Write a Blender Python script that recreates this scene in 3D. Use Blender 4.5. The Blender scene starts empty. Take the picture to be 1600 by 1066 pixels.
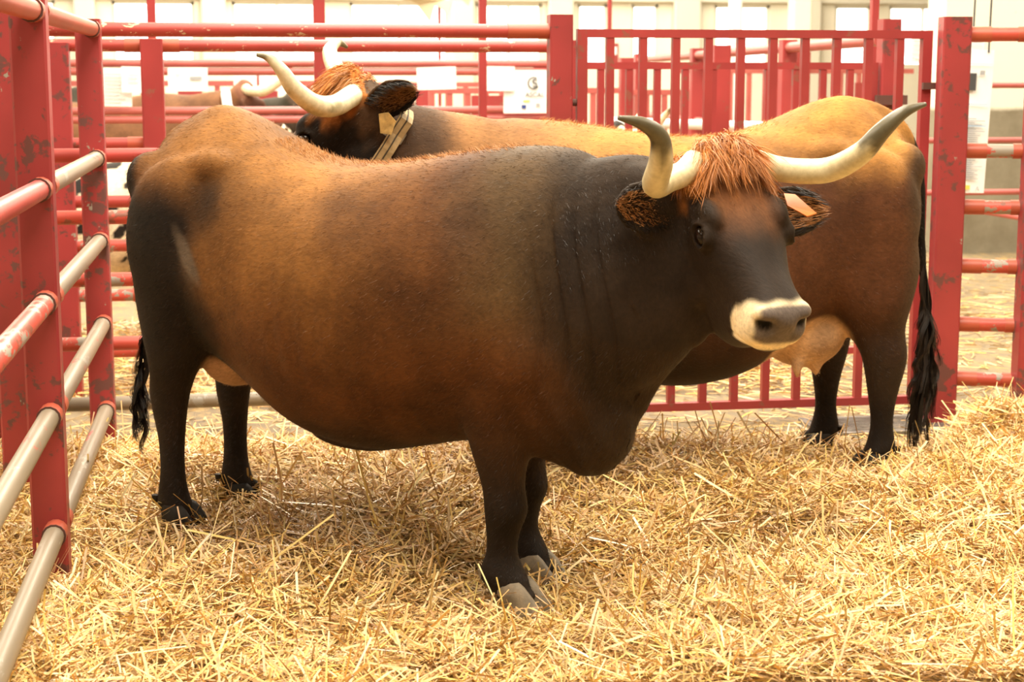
import bpy, bmesh, math, random
import numpy as np
from mathutils import Vector, Matrix

random.seed(7)
RNG = np.random.default_rng(11)
scene = bpy.context.scene
COL = scene.collection

# ------------------------------------------------------------------ camera
cam_data = bpy.data.cameras.new('camera')
cam_data.sensor_width = 36.0
cam_data.lens = 36.0 * 2600.0 / 1600.0
cam_data.clip_end = 200
cam_data.dof.use_dof = True
cam_data.dof.focus_distance = 5.1
cam_data.dof.aperture_fstop = 5.0
cam = bpy.data.objects.new('camera', cam_data)
COL.objects.link(cam)
cam.location = (0, 0, 1.56)
cam.rotation_euler = (math.radians(90 - 9.02), 0, math.radians(-9.0))
scene.camera = cam

# ------------------------------------------------------------------ world and light
world = bpy.data.worlds.new('overcast_sky')
scene.world = world
world.use_nodes = True
bgn = world.node_tree.nodes['Background']
bgn.inputs[0].default_value = (1.0, 0.97, 0.92, 1)
bgn.inputs[1].default_value = 1.2

def area(name, loc, sx, sy, power, color, rot=(0, 0, 0)):
    d = bpy.data.lights.new(name, 'AREA')
    d.shape = 'RECTANGLE'
    d.size, d.size_y, d.energy, d.color = sx, sy, power, color
    o = bpy.data.objects.new(name, d)
    COL.objects.link(o)
    o.location, o.rotation_euler = loc, rot
    return o

SKY_X = (-5.0, 1.2, 7.4)
SKY_Y0, SKY_Y1 = 0.5, 29.0
for sx_, pw in zip(SKY_X, (1900, 3300, 1900)):
    area('skylight_daylight', (sx_, (SKY_Y0 + SKY_Y1) / 2, 6.45), 2.6, SKY_Y1 - SKY_Y0, pw, (1.0, 0.90, 0.72))

scene.cycles.max_bounces = 6
scene.cycles.diffuse_bounces = 3
scene.cycles.glossy_bounces = 2
scene.cycles.transmission_bounces = 2

vs = scene.view_settings
vs.view_transform = 'Standard'
vs.look = 'None'
vs.exposure = 0.22
vs.gamma = 1.0
vs.use_curve_mapping = False

# ------------------------------------------------------------------ helpers
def lin(r, g, b):
    f = lambda c: (c / 255 / 12.92) if c / 255 <= 0.04045 else ((c / 255 + 0.055) / 1.055) ** 2.4
    return (f(r), f(g), f(b), 1.0)

def new_mat(name):
    m = bpy.data.materials.new(name)
    m.use_nodes = True
    nt = m.node_tree
    return m, nt, nt.nodes['Principled BSDF']

def node(nt, kind, **kw):
    n = nt.nodes.new(kind)
    for k, v in kw.items():
        if k.startswith('i_'):
            n.inputs[k[2:].replace('_', ' ')].default_value = v
        else:
            setattr(n, k, v)
    return n

def ramp(nt, fac, stops):
    r = nt.nodes.new('ShaderNodeValToRGB')
    el = r.color_ramp.elements
    while len(el) < len(stops):
        el.new(0.5)
    for e, (p, c) in zip(el, stops):
        e.position = p
        e.color = c if len(c) == 4 else (*c, 1)
    nt.links.new(fac, r.inputs[0])
    return r.outputs[0]

def noise(nt, scale, detail=4, rough=0.55, vec=None, dist=0.0):
    n = nt.nodes.new('ShaderNodeTexNoise')
    n.inputs['Scale'].default_value = scale
    n.inputs['Detail'].default_value = detail
    n.inputs['Roughness'].default_value = rough
    n.inputs['Distortion'].default_value = dist
    if vec is not None:
        nt.links.new(vec, n.inputs['Vector'])
    return n.outputs['Fac']

def mixc(nt, fac, a, b, mode='MIX'):
    n = nt.nodes.new('ShaderNodeMix')
    n.data_type = 'RGBA'
    n.blend_type = mode
    for sock, val in ((n.inputs[0], fac), (n.inputs[6], a), (n.inputs[7], b)):
        if hasattr(val, 'is_linked'):
            nt.links.new(val, sock)
        elif isinstance(val, (int, float)):
            sock.default_value = val
        else:
            sock.default_value = val if len(val) == 4 else (*val, 1)
    return n.outputs[2]

def bump(nt, height, bsdf, strength=0.3, distance=0.01):
    b = nt.nodes.new('ShaderNodeBump')
    b.inputs['Strength'].default_value = strength
    b.inputs['Distance'].default_value = distance
    nt.links.new(height, b.inputs['Height'])
    nt.links.new(b.outputs[0], bsdf.inputs['Normal'])

def world_pos(nt):
    return nt.nodes.new('ShaderNodeNewGeometry').outputs['Position']

def mapping(nt, vec, scale):
    m = nt.nodes.new('ShaderNodeMapping')
    m.inputs['Scale'].default_value = scale
    nt.links.new(vec, m.inputs[0])
    return m.outputs[0]

def simple(name, col, rough=0.6, metal=0.0, var=0.0, vscale=8.0, bmp=0.0):
    m, nt, b = new_mat(name)
    b.inputs['Roughness'].default_value = rough
    b.inputs['Metallic'].default_value = metal
    if var:
        f = noise(nt, vscale, 5, 0.6, world_pos(nt))
        lo = tuple(c * (1 - var) for c in col[:3])
        hi = tuple(min(1, c * (1 + var)) for c in col[:3])
        nt.links.new(ramp(nt, f, [(0.3, lo), (0.7, hi)]), b.inputs['Base Color'])
        if bmp:
            bump(nt, f, b, bmp, 0.01)
    else:
        b.inputs['Base Color'].default_value = col
    return m

def paint_mat(name, base, chip_lo, chip, grey_lo, seed, stretch=(1, 1, 1), bare=(0.30, 0.27, 0.22, 1)):
    """old red enamel over primer, rust and zinc"""
    m, nt, b = new_mat(name)
    pos = world_pos(nt)
    add = node(nt, 'ShaderNodeVectorMath', operation='ADD')
    nt.links.new(pos, add.inputs[0])
    add.inputs[1].default_value = (seed, seed * 2.3, seed * 0.7)
    v = mapping(nt, add.outputs[0], stretch)
    big = noise(nt, 3.0, 3, 0.5, v)
    col = ramp(nt, big, [(0.3, tuple(c * 0.82 for c in base)), (0.7, tuple(min(1, c * 1.12) for c in base))])
    chips = noise(nt, 22.0, 6, 0.65, v, 0.4)
    chips2 = noise(nt, 5.0, 4, 0.6, v)
    mul = node(nt, 'ShaderNodeMath', operation='MULTIPLY')
    nt.links.new(chips, mul.inputs[0]); nt.links.new(chips2, mul.inputs[1])
    f1 = ramp(nt, mul.outputs[0], [(chip_lo, (0, 0, 0)), (chip_lo + 0.03, (1, 1, 1))])
    col = mixc(nt, f1, col, chip)
    g = noise(nt, 9.0, 5, 0.7, mapping(nt, add.outputs[0], (stretch[0] * 1.3, stretch[1] * 1.1, stretch[2] * .9)), 0.3)
    f2 = ramp(nt, g, [(grey_lo, (0, 0, 0)), (grey_lo + 0.02, (1, 1, 1))])
    col = mixc(nt, f2, col, bare)
    nt.links.new(col, b.inputs['Base Color'])
    b.inputs['Roughness'].default_value = 0.42
    bump(nt, mul.outputs[0], b, 0.25, 0.003)
    return m

RED = (0.31, 0.036, 0.038)
M = {}
M['post'] = paint_mat('red_enamel_post', RED, 0.305, (0.13, 0.045, 0.04, 1), 0.675, 3.1)
M['post_worn'] = paint_mat('red_enamel_worn_post', RED, 0.275, (0.14, 0.055, 0.05, 1), 0.63, 9.3)
M['rail'] = paint_mat('red_enamel_rail', (0.40, 0.052, 0.042), 0.36, (0.20, 0.07, 0.05, 1), 0.69, 5.7)
M['rail_hazed'] = paint_mat('red_enamel_hazed', (0.44, 0.105, 0.09), 0.40, (0.25, 0.09, 0.07, 1), 0.75, 8.2)  # red enamel with the haze of distance mixed into its colour
M['sleeve'] = paint_mat('orange_red_primer', (0.44, 0.085, 0.045), 0.40, (0.30, 0.12, 0.07, 1), 0.72, 1.4)
M['bare'] = paint_mat('rubbed_bare_pipe', (0.22, 0.175, 0.12), 0.34, (0.40, 0.07, 0.05, 1), 0.62, 6.6, (1, .25, 1))
M['rubbed'] = paint_mat('half_rubbed_pipe', (0.52, 0.075, 0.05), 0.31, (0.24, 0.08, 0.05, 1), 0.53, 2.2, (.5, .5, 1))
M['gate'] = paint_mat('red_enamel_gate', (0.32, 0.038, 0.038), 0.34, (0.24, 0.07, 0.05, 1), 0.74, 4.4)
M['rail_scratched'] = paint_mat('scratched_red_rail', (0.40, 0.052, 0.042), 0.37, (0.22, 0.07, 0.05, 1), 0.615, 7.9, (1.2, 3, 3), (0.62, 0.46, 0.30, 1))
M['gap'] = simple('dark_joint_rust', (0.10, 0.04, 0.03, 1), 0.8)  # plain dark brown of sleeve rims, hinges, latch and bracket
M['steel'] = simple('dull_steel', (0.32, 0.30, 0.27, 1), 0.45, 0.7, 0.25, 30)
M['paper'] = simple('white_paper', (0.86, 0.86, 0.85, 1), 0.7, 0, 0.02, 5)
M['ink'] = simple('grey_ink', (0.35, 0.36, 0.38, 1), 0.8)
M['ink_dark'] = simple('dark_ink', (0.06, 0.06, 0.06, 1), 0.8)
M['ink_blue'] = simple('pale_blue_ink', (0.35, 0.52, 0.72, 1), 0.8)
M['ink_navy'] = simple('navy_ink', (0.03, 0.06, 0.25, 1), 0.8)
M['ink_yellow'] = simple('yellow_ink', (0.75, 0.55, 0.10, 1), 0.8)
M['wall'] = simple('cream_plaster', (0.80, 0.75, 0.62, 1), 0.85, 0, 0.05, 1.5)
M['frame_paint'] = simple('window_frame_paint', (0.70, 0.66, 0.55, 1), 0.6)
M['tarp'] = simple('beige_tarpaulin', (0.62, 0.55, 0.38, 1), 0.8, 0, 0.08, 4)

def pane_mat():
    m, nt, b = new_mat('sky_lit_window_pane')
    b.inputs['Base Color'].default_value = (0.9, 0.9, 0.9, 1)
    b.inputs['Emission Color'].default_value = (1.0, 0.97, 0.93, 1)
    b.inputs['Emission Strength'].default_value = 3.0
    return m
M['pane'] = pane_mat()

class MB:
    """collects shapes into one mesh"""
    def __init__(self):
        self.v, self.f = [], []
    def add(self, vs_, fs):
        o = len(self.v)
        self.v += [tuple(p) for p in vs_]
        self.f += [tuple(i + o for i in q) for q in fs]
        return self
    def box(self, c, s, rz=0.0, bev=0.0):
        hx, hy, hz = s[0] / 2, s[1] / 2, s[2] / 2
        b = min(bev, hx * .8, hy * .8)
        if b > 0:
            ring = [(-hx + b, -hy), (hx - b, -hy), (hx, -hy + b), (hx, hy - b), (hx - b, hy), (-hx + b, hy), (-hx, hy - b), (-hx, -hy + b)]
        else:
            ring = [(-hx, -hy), (hx, -hy), (hx, hy), (-hx, hy)]
        n = len(ring)
        ca, sa = math.cos(rz), math.sin(rz)
        P = [(c[0] + x * ca - y * sa, c[1] + x * sa + y * ca, c[2] + z) for z in (-hz, hz) for x, y in ring]
        F = [(i, (i + 1) % n, n + (i + 1) % n, n + i) for i in range(n)]
        F += [tuple(range(n - 1, -1, -1)), tuple(range(n, 2 * n))]
        return self.add(P, F)
    def tube(self, pts, rad, n=12, cap=True):
        pts = [Vector(p) for p in pts]
        if not hasattr(rad, '__len__'):
            rad = [rad] * len(pts)
        P, F = [], []
        up = Vector((0, 0, 1))
        t0 = (pts[1] - pts[0]).normalized()
        if abs(t0.dot(up)) > 0.95:
            up = Vector((0, 1, 0))
        u = t0.cross(up).normalized()
        for i, p in enumerate(pts):
            t = (pts[min(i + 1, len(pts) - 1)] - pts[max(i - 1, 0)]).normalized()
            u = (u - t * u.dot(t)).normalized()
            w = t.cross(u)
            for k in range(n):
                a = 2 * math.pi * k / n
                P.append(p + (u * math.cos(a) + w * math.sin(a)) * rad[i])
        for i in range(len(pts) - 1):
            for k in range(n):
                k2 = (k + 1) % n
                F.append((i * n + k, i * n + k2, (i + 1) * n + k2, (i + 1) * n + k))
        if cap:
            F.append(tuple(range(n - 1, -1, -1)))
            F.append(tuple((len(pts) - 1) * n + k for k in range(n)))
        return self.add(P, F)
    def bar(self, a, b, w, h):
        """square bar from a to b (w across, h the other way)"""
        a, b = Vector(a), Vector(b)
        t = (b - a).normalized()
        ref = Vector((0, 0, 1)) if abs(t.z) < 0.9 else Vector((0, 1, 0))
        u = t.cross(ref).normalized() * w / 2
        v = u.normalized().cross(t) * h / 2
        P = [q + s1 * u + s2 * v for q in (a, b) for s1, s2 in ((-1, -1), (1, -1), (1, 1), (-1, 1))]
        F = [(0, 1, 5, 4), (1, 2, 6, 5), (2, 3, 7, 6), (3, 0, 4, 7), (3, 2, 1, 0), (4, 5, 6, 7)]
        return self.add(P, F)
    def build(self, name, mat, parent=None, smooth=False, sub=False):
        me = bpy.data.meshes.new(name)
        me.from_pydata(self.v, [], self.f)
        me.validate()
        bm = bmesh.new(); bm.from_mesh(me)
        bmesh.ops.recalc_face_normals(bm, faces=bm.faces)
        bm.to_mesh(me); bm.free()
        if smooth:
            me.polygons.foreach_set('use_smooth', [True] * len(me.polygons))
        me.materials.append(mat)
        o = bpy.data.objects.new(name, me)
        COL.objects.link(o)
        if parent:
            o.parent = parent
        return o

def smooth_by_angle(o, deg=40):
    me = o.data
    me.polygons.foreach_set('use_smooth', [True] * len(me.polygons))
    me.set_sharp_from_angle(angle=math.radians(deg))
    return o

def tag(o, label=None, cat=None, group=None, kind=None):
    if label: o['label'] = label
    if cat: o['category'] = cat
    if group: o['group'] = group
    if kind: o['kind'] = kind
    return o

def empty(name, loc=(0, 0, 0), rz=0.0, label=None, cat=None, group=None):
    o = bpy.data.objects.new(name, None)
    o.empty_display_size = 0.2
    COL.objects.link(o)
    o.location, o.rotation_euler = loc, (0, 0, rz)
    return tag(o, label, cat, group)

def struct(mb, name, mat, **k):
    return tag(mb.build(name, mat, **k), kind='structure')

# ------------------------------------------------------------------ the hall
def concrete():
    m, nt, b = new_mat('dusty_concrete')
    p = world_pos(nt)
    a = noise(nt, 1.1, 6, 0.6, p)
    c = ramp(nt, a, [(0.3, (0.15, 0.115, 0.07)), (0.5, (0.20, 0.155, 0.095)), (0.72, (0.26, 0.20, 0.115))])
    f = noise(nt, 14, 8, 0.7, mapping(nt, p, (1, .45, 1)))
    s = ramp(nt, f, [(0.46, (0, 0, 0)), (0.62, (1, 1, 1))])
    c = mixc(nt, s, c, (0.33, 0.225, 0.09, 1))
    nt.links.new(c, b.inputs['Base Color'])
    b.inputs['Roughness'].default_value = 0.8
    bump(nt, f, b, 0.3, 0.01)
    return m
M['concrete'] = concrete()
struct(MB().add([(-14, -9, 0), (20, -9, 0), (20, 31, 0), (-14, 31, 0)], [(0, 1, 2, 3)]), 'floor', M['concrete'])

# far wall with its window openings
wins = [(-6.6, -5.2), (-4.6, -3.2), (-2.25, -0.85), (-0.2, 1.35), (1.85, 3.6), (4.1, 5.3), (5.95, 6.5), (6.95, 7.45),
        (8.5, 9.55), (10.8, 11.5), (11.85, 13.9)]
WZ0, WZ1 = 1.75, 2.86
wb = MB()
wb.box((3.0, 30.15, WZ0 / 2), (34, .3, WZ0))
wb.box((3.0, 30.15, (3.02 + 6.6) / 2), (34, .3, 6.6 - 3.02))
wb.box((3.0, 30.15, 2.94), (34, .3, .16))
edges = [-14.0] + [e for w in wins for e in w] + [20.0]
for a, b_ in zip(edges[0::2], edges[1::2]):
    wb.box(((a + b_) / 2, 30.15, (WZ0 + WZ1) / 2), (b_ - a, .3, WZ1 - WZ0))
struct(wb, 'wall_back', M['wall'])
for i, (a, b_) in enumerate(wins):
    fr = MB()
    t = .05
    fr.box(((a + b_) / 2, 30.1, WZ0 + t / 2), (b_ - a, .12, t)).box(((a + b_) / 2, 30.1, WZ1 - t / 2), (b_ - a, .12, t))
    fr.box((a + t / 2, 30.1, (WZ0 + WZ1) / 2), (t, .12, WZ1 - WZ0)).box((b_ - t / 2, 30.1, (WZ0 + WZ1) / 2), (t, .12, WZ1 - WZ0))
    n = max(1, round((b_ - a) / .7))
    for k in range(1, n):
        fr.box((a + (b_ - a) * k / n, 30.1, (WZ0 + WZ1) / 2), (t * .8, .1, WZ1 - WZ0))
    o = struct(fr, 'window_%d' % (i + 1), M['frame_paint'])
    for k in range(n):
        x0, x1 = a + (b_ - a) * k / n + t * .4, a + (b_ - a) * (k + 1) / n - t * .4
        MB().box(((x0 + x1) / 2, 30.14, (WZ0 + WZ1) / 2), (x1 - x0, .012, WZ1 - WZ0 - .02)).build('window_pane', M['pane'], o)
# ledge under the lintel
struct(MB().box((3.0, 29.94, 2.95), (34, .14, .09)), 'trim_1', M['frame_paint'])
for k_, (px_, pw_) in enumerate(((-3.0 + .3, .35), (-.52, .42), (3.85, .4), (5.62, .45), (7.95, .5), (10.2, .55))):
    struct(MB().box((px_, 29.9, 3.3), (pw_, .2, 6.6), 0, .03), 'trim_%d' % (k_ + 2), M['frame_paint'])

# nearer wall portion on the right, cream above a grey-green dado
def dado_mat():
    m, nt, b = new_mat('cream_wall_with_dado')
    p = world_pos(nt)
    sep = node(nt, 'ShaderNodeSeparateXYZ'); nt.links.new(p, sep.inputs[0])
    n1 = noise(nt, 6, 6, 0.7, p)
    ad = node(nt, 'ShaderNodeMath', operation='MULTIPLY_ADD'); nt.links.new(n1, ad.inputs[0]); ad.inputs[1].default_value = .06
    nt.links.new(sep.outputs[2], ad.inputs[2])
    mr = node(nt, 'ShaderNodeMapRange'); nt.links.new(ad.outputs[0], mr.inputs[0])
    mr.inputs[1].default_value, mr.inputs[2].default_value = 1.29, 1.33
    dirt = ramp(nt, noise(nt, 2.5, 6, 0.65, p), [(0.3, (0.17, 0.14, 0.09)), (0.65, (0.27, 0.24, 0.17))])
    peel = ramp(nt, noise(nt, 7, 5, 0.6, mapping(nt, p, (1, 1, 2))), [(0.66, (0.80, 0.76, 0.62)), (0.69, (0.42, 0.36, 0.25))])
    nt.links.new(mixc(nt, mr.outputs[0], dirt, peel), b.inputs['Base Color'])
    b.inputs['Roughness'].default_value = 0.85
    return m
M['dado'] = dado_mat()
struct(MB().box((9.9, 14.2, 3.3), (7.7, .4, 6.6)), 'wall_right_front', M['dado'])
struct(MB().box((20.1, 11, 3.3), (.2, 40, 6.6)), 'wall_right', M['wall'])
struct(MB().box((-14.1, 11, 3.3), (.2, 40, 6.6)), 'wall_left', M['wall'])
struct(MB().box((3, -9.1, 3.3), (34.4, .2, 6.6)), 'wall_front', M['wall'])
# ceiling boards between the skylight strips
cx = [-14.0] + [e for s in SKY_X for e in (s - 1.35, s + 1.35)] + [20.0]
cb = MB()
for a, b_ in zip(cx[0::2], cx[1::2]):
    cb.box(((a + b_) / 2, 11, 6.6), (b_ - a, 40, .1))
for s in SKY_X:
    cb.box((s, (SKY_Y0 - 9) / 2, 6.6), (2.7, SKY_Y0 + 9, .1))
    cb.box((s, (SKY_Y1 + 31) / 2, 6.6), (2.7, 31 - SKY_Y1, .1))
struct(cb, 'ceiling', M['wall'])

# ------------------------------------------------------------------ fences
def post(par, x, y, h, w=.105, d=.105, mat='post', z0=0.0, rz=0.0):
    o = MB().box((x, y, (z0 + h) / 2), (w, d, h - z0), rz, .007).build('post', M[mat], par)
    return o
def rail(par, a, b, r=.0305, mat='rail', n=14, name='rail'):
    return smooth_by_angle(MB().tube([a, b], r, n).build(name, M[mat], par))
def sleeve(par, a, b, r=.036, on=None):
    o = MB().tube([a, b], r, 14).build('sleeve', M['sleeve'], on or par)
    smooth_by_angle(o)
    g = Vector(b) - Vector(a)
    e = Vector(b)
    return o

# side fence of the pen, on the left
LF = empty('pen_fence', (-.6, 5.1, 0), label='red steel side fence nearest the camera at the left edge, bare lower pipes', cat='fence')
def rel(par, p):
    return tuple(Vector(p) - par.location)
LZ = (1.75, 1.235, .90, .56, .20)
RX, PX, PY = -.600, -.620, (3.20, 5.10, 7.0)
for py, hh, ww, mt in zip(PY, (1.86, 1.86, 1.79), (.105, .105, .10), ('post', 'post', 'post_worn')):
    post(LF, *rel(LF, (PX, py, 0))[:2], hh, ww, .09, mt)
for z in LZ:
    for k, (y0, y1) in enumerate(zip(PY[:-1], PY[1:])):
        mm = 'sleeve' if z > 1.5 else ('rail' if z > 1.2 and k == 0 else ('rubbed' if z == .90 and k == 0 else 'bare'))
        o = rail(LF, rel(LF, (RX, y0 + .046, z)), rel(LF, (RX, y1 - .046, z)), .0305, mm)
        for ya, yb in ((y0 + .046, y0 + .12), (y1 - .11, y1 - .046)):
            sleeve(LF, rel(LF, (RX, ya, z)), rel(LF, (RX, yb, z)), on=o)
        MB().tube([rel(LF, (RX, y1 - .114, z)), rel(LF, (RX, y1 - .110, z))], .0365, 14).build('sleeve_rim', M['gap'], o)

# back fence
BF = empty('pen_fence', (1.35, 7.2, 0), label='red back fence of long horizontal pipes behind the two cattle', cat='fence')
BZ = (1.755, 1.235, .975, .71, .435, .175)
post(BF, 0, 0, 1.825, .10, .10, 'post')
for k, z in enumerate(BZ):
    mt = ('rail_scratched', 'rail', 'rubbed', 'rubbed', 'rubbed', 'bare')[k]
    o = rail(BF, rel(BF, (-2.3, 7.2, z)), rel(BF, (1.31, 7.2, z)), .0305, mt)
    sleeve(BF, rel(BF, (1.12, 7.2, z)), rel(BF, (1.31, 7.2, z)), .0335, on=o)

# gate
GT = empty('pen_gate', (2.24, 7.2, 0), label='closed red gate of thin upright bars behind the black-faced cow', cat='gate')
def gate(par, x0, x1, y, z0, z1, n, mat, t=.034, stile=.045, slope=0.0):
    def P(x, z):
        return (x - par.location.x, y - par.location.y + slope * (x - x0), z)
    MB().bar(P(x0, z1 - .018), P(x1, z1 - .018), .04, .036).build('top_rail', M[mat], par)
    MB().bar(P(x0, z0 + .018), P(x1, z0 + .018), .04, .036).build('bottom_rail', M[mat], par)
    for x in (x0 + stile / 2, x1 - stile / 2):
        MB().bar(P(x, z0), P(x, z1 - .036), stile, .04).build('stile', M[mat], par)
    for k in range(n):
        x = x0 + (x1 - x0) * (k + 1) / (n + 1)
        MB().bar(P(x, z0 + .036), P(x, z1 - .036), t, t).build('bar', M[mat], par)
gate(GT, 1.425, 3.045, 7.2, .065, 1.765, 10, 'gate')
for z in (.25, 1.45):
    MB().tube([rel(GT, (1.39, 7.2, z)), rel(GT, (1.43, 7.2, z))], .016, 10).build('hinge', M['gap'], GT)
MB().bar(rel(GT, (3.0, 7.17, 1.52)), rel(GT, (3.09, 7.17, 1.52)), .02, .03).build('latch', M['gap'], GT)

# right fence
RF = empty('pen_fence', (3.09, 7.05, 0), label='short red fence at the right edge beyond the gate post', cat='fence')
post(RF, 0, 0, 1.82, .125, .11, 'post', rz=-.15)
p2 = (3.44, 6.90)
post(RF, p2[0] - 3.09, p2[1] - 7.05, 1.79, .13, .11, 'post_worn', rz=-.15)
for z in (1.745, 1.235, .985, .72, .455, .205):
    a, b_ = Vector((3.13, 7.06, z)), Vector((3.41, 6.96, z))
    o = rail(RF, rel(RF, a), rel(RF, b_), .031, 'rubbed')
    c0, c1 = a.lerp(b_, .02), a.lerp(b_, .42)
    sleeve(RF, rel(RF, c0), rel(RF, c1), .0345, on=o)
    c0, c1 = a.lerp(b_, .80), a.lerp(b_, .99)
    sleeve(RF, rel(RF, c0), rel(RF, c1), .0345, on=o)

# fence of the neighbouring pen on the left
NF = empty('pen_fence', (-.9, 6.3, 0), label='red fence posts of the neighbouring pen at the far left edge', cat='fence')
post(NF, *rel(NF, (-.86, 6.2, 0))[:2], 1.82, .10, .10, 'post_worn')
post(NF, *rel(NF, (-1.08, 7.36, 0))[:2], 1.80, .09, .09, 'post')
for z in (.33, 1.0):
    rail(NF, rel(NF, (-.86, 6.2, z)), rel(NF, (-1.08, 7.31, z)), .028, 'rail')

# second row of pens
SF = empty('pen_fence', (-.44, 8.3, 0), label='second red pipe fence across the aisle behind the back fence', cat='fence')
post(SF, 0, -.02, 1.74, .105, .10, 'gate')
post(SF, -.44, -.02, 1.72, .11, .10, 'post')
post(SF, 2.02, 0, 1.74, .105, .10, 'gate')
for k, z in enumerate((1.71, 1.24, .96, .745, .50, .22)):
    o = rail(SF, rel(SF, (-3.0, 8.32, z)), rel(SF, (1.55, 8.32, z)), .0305, 'rail_scratched' if k < 1 else ('rail' if k < 3 else 'rubbed'))
    sleeve(SF, rel(SF, (-.57, 8.32, z)), rel(SF, (-.31, 8.32, z)), .034, on=o)
SG = empty('pen_gate', (2.5, 8.5, 0), label='second lower red gate seen through the bars of the closed gate', cat='gate')
gate(SG, 1.66, 3.30, 8.5, .08, 1.635, 10, 'gate')
GP = tag(MB().box((3.36, 8.5, .93), (.10, .10, 1.86), 0, .007).build('gate_post', M['post']), 'rusty red gate post with a latch bracket above the tawny rump', 'post')
MB().box((3.36, 8.44, 1.44), (.17, .03, .05)).build('bracket', M['gap'], GP)

# tall thin uprights
for (x, y, w, lab) in ((-.50, 9.5, .045, 'thin red upright rising above the rails over the tan cow loin'),
                       (.415, 9.5, .065, 'double red upright just right of the pale horn tip'),
                       (1.335, 9.5, .043, 'thin red upright left of the poster with the round emblem'),
                       (3.66, 9.5, .043, 'thin red upright rising behind the gate top right end')):
    MBp = MB().box((x, y, 2.2), (w, .05, 4.4), 0, .004)
    tag(MBp.build('steel_upright', M['gate']), lab, 'post', 'tall uprights of the pen row')
tag(MB().tube([(4.36, 20, 0), (4.36, 20, 4.6)], .028, 10).build('downpipe', M['gate']), 'slim red pipe running up the pale far wall beside a window', 'pipe')

# third row and beyond
def pipe_fence(name, label, x0, x1, y, zs, posts, mat='rail_hazed', r=.03, ph=1.75, slope=0.0):
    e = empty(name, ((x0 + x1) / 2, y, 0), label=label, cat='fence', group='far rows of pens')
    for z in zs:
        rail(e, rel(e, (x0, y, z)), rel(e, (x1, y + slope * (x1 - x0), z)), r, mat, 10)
    for px_ in posts:
        post(e, px_ - e.location.x, slope * (px_ - x0), ph, .11, .1, 'gate')
    return e
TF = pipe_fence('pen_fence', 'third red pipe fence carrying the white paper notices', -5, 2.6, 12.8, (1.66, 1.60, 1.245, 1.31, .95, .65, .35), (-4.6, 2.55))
def bar_fence(label, x0, x1, y, z0, z1, step, panels=(), mat='rail_hazed'):
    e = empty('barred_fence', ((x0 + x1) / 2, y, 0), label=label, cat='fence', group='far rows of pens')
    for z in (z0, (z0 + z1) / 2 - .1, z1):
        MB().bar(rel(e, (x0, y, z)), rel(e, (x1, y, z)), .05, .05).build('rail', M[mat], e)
    n = int((x1 - x0) / step)
    me = None
    for k in range(n + 1):
        x = x0 + k * step
        if me is None:
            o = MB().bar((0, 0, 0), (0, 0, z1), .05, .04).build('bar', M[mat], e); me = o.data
        else:
            o = bpy.data.objects.new('bar', me); COL.objects.link(o); o.parent = e
        o.location = (x - e.location.x, 0, 0)
    for (a, b_, za, zb) in panels:
        MB().box(((a + b_) / 2 - e.location.x, -.03, (za + zb) / 2), (b_ - a, .03, zb - za)).build('panel', M['gate'], e)
    return e
bar_fence('far red barred fence behind the horned cattle at left centre', -4.0, .9, 16.0, .2, 1.50, .17, ((-.62, -.40, 0.6, 1.46), (.05, .30, .2, 1.64), (-2.4, -2.0, .2, 1.6)))
bar_fence('far red barred fence below the tilted blank notice', .95, 3.2, 17.5, .2, 1.48, .19, ((3.0, 3.25, .1, 1.72), (1.75, 1.95, .2, 1.5)))
bar_fence('red barred run with solid panels below the emblem poster', 1.6, 3.3, 14.6, .1, 1.44, .16, ((1.95, 2.6, .1, 1.40),))
bar_fence('close-set red bars receding beyond the second gate', 3.45, 4.35, 15.0, .1, 1.42, .085, ())
bar_fence('red barred fence deep behind the tawny rump', 4.4, 7.0, 17.0, .2, 1.62, .2, ((5.55, 5.85, .1, 1.82), (6.35, 6.6, .1, 1.5)))
for (x, y, w, lab) in ((5.48, 18.5, .13, 'slim white column behind the gate bars'), (7.42, 22.0, .26, 'broad cream column beside a red panel behind the gate')):
    col_ = empty('column', (x, y, 0), label=lab, cat='column')
    MB().box((0, 0, 2.2), (w, w, 4.4), 0, .02).build('shaft', M['paper'] if w < .2 else M['wall'], col_)
    MB().box((0, 0, .1), (w * 1.3, w * 1.3, .2), 0, .02).build('plinth', M['wall'], col_)
# receding side fence between B gate and the far rows
RC = empty('pen_fence', (3.35, 8.6, 0), label='red pipe fence running away from the second gate post', cat='fence')
for z in (1.755, 1.2, .7):
    rail(RC, (0, 0, z), (.72, 8.6, z - .02), .034, 'rail_hazed')
for t in (.24, .62, 1.0):
    post(RC, .72 * t, 8.6 * t, 1.80, .10, .10, 'gate')
for (x, y, h, lab) in ((3.02, 10.5, 1.76, 'square red post carrying a horizontal pipe behind the gate bars'), (3.2, 14.0, 1.72, 'broad red post behind the dark horn tip'),
                       (4.0, 12.5, 1.66, 'red post standing behind the tail head of the tawny cow'), (2.45, 12.9, 1.63, 'red post at the right end of the notice fence')):
    tag(MB().box((x, y, h / 2), (.11, .1, h), 0, .006).build('pen_post', M['gate']), lab, 'post', 'posts of the far pens')
o = MB().tube([(2.55, 11.6, 1.245), (4.2, 11.6, 1.19)], .035, 12).build('cross_pipe', M['paper'])
tag(smooth_by_angle(o), 'pale grey cross pipe seen between the gate bars', 'pipe')
RW = empty('pen_fence', (5.5, 11.6, 0), label='low thin red rails in front of the grey-green dado', cat='fence')
for z in (1.5, 1.1, .72):
    rail(RW, (-.6, 0, z), (2.0, 0, z), .022, 'rail_hazed')
rail(RW, (-.35, -.3, .62), (.7, -2.6, .45), .024, 'rail_hazed')
post(RW, -.4, 0, 1.62, .07, .07, 'gate')

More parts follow.
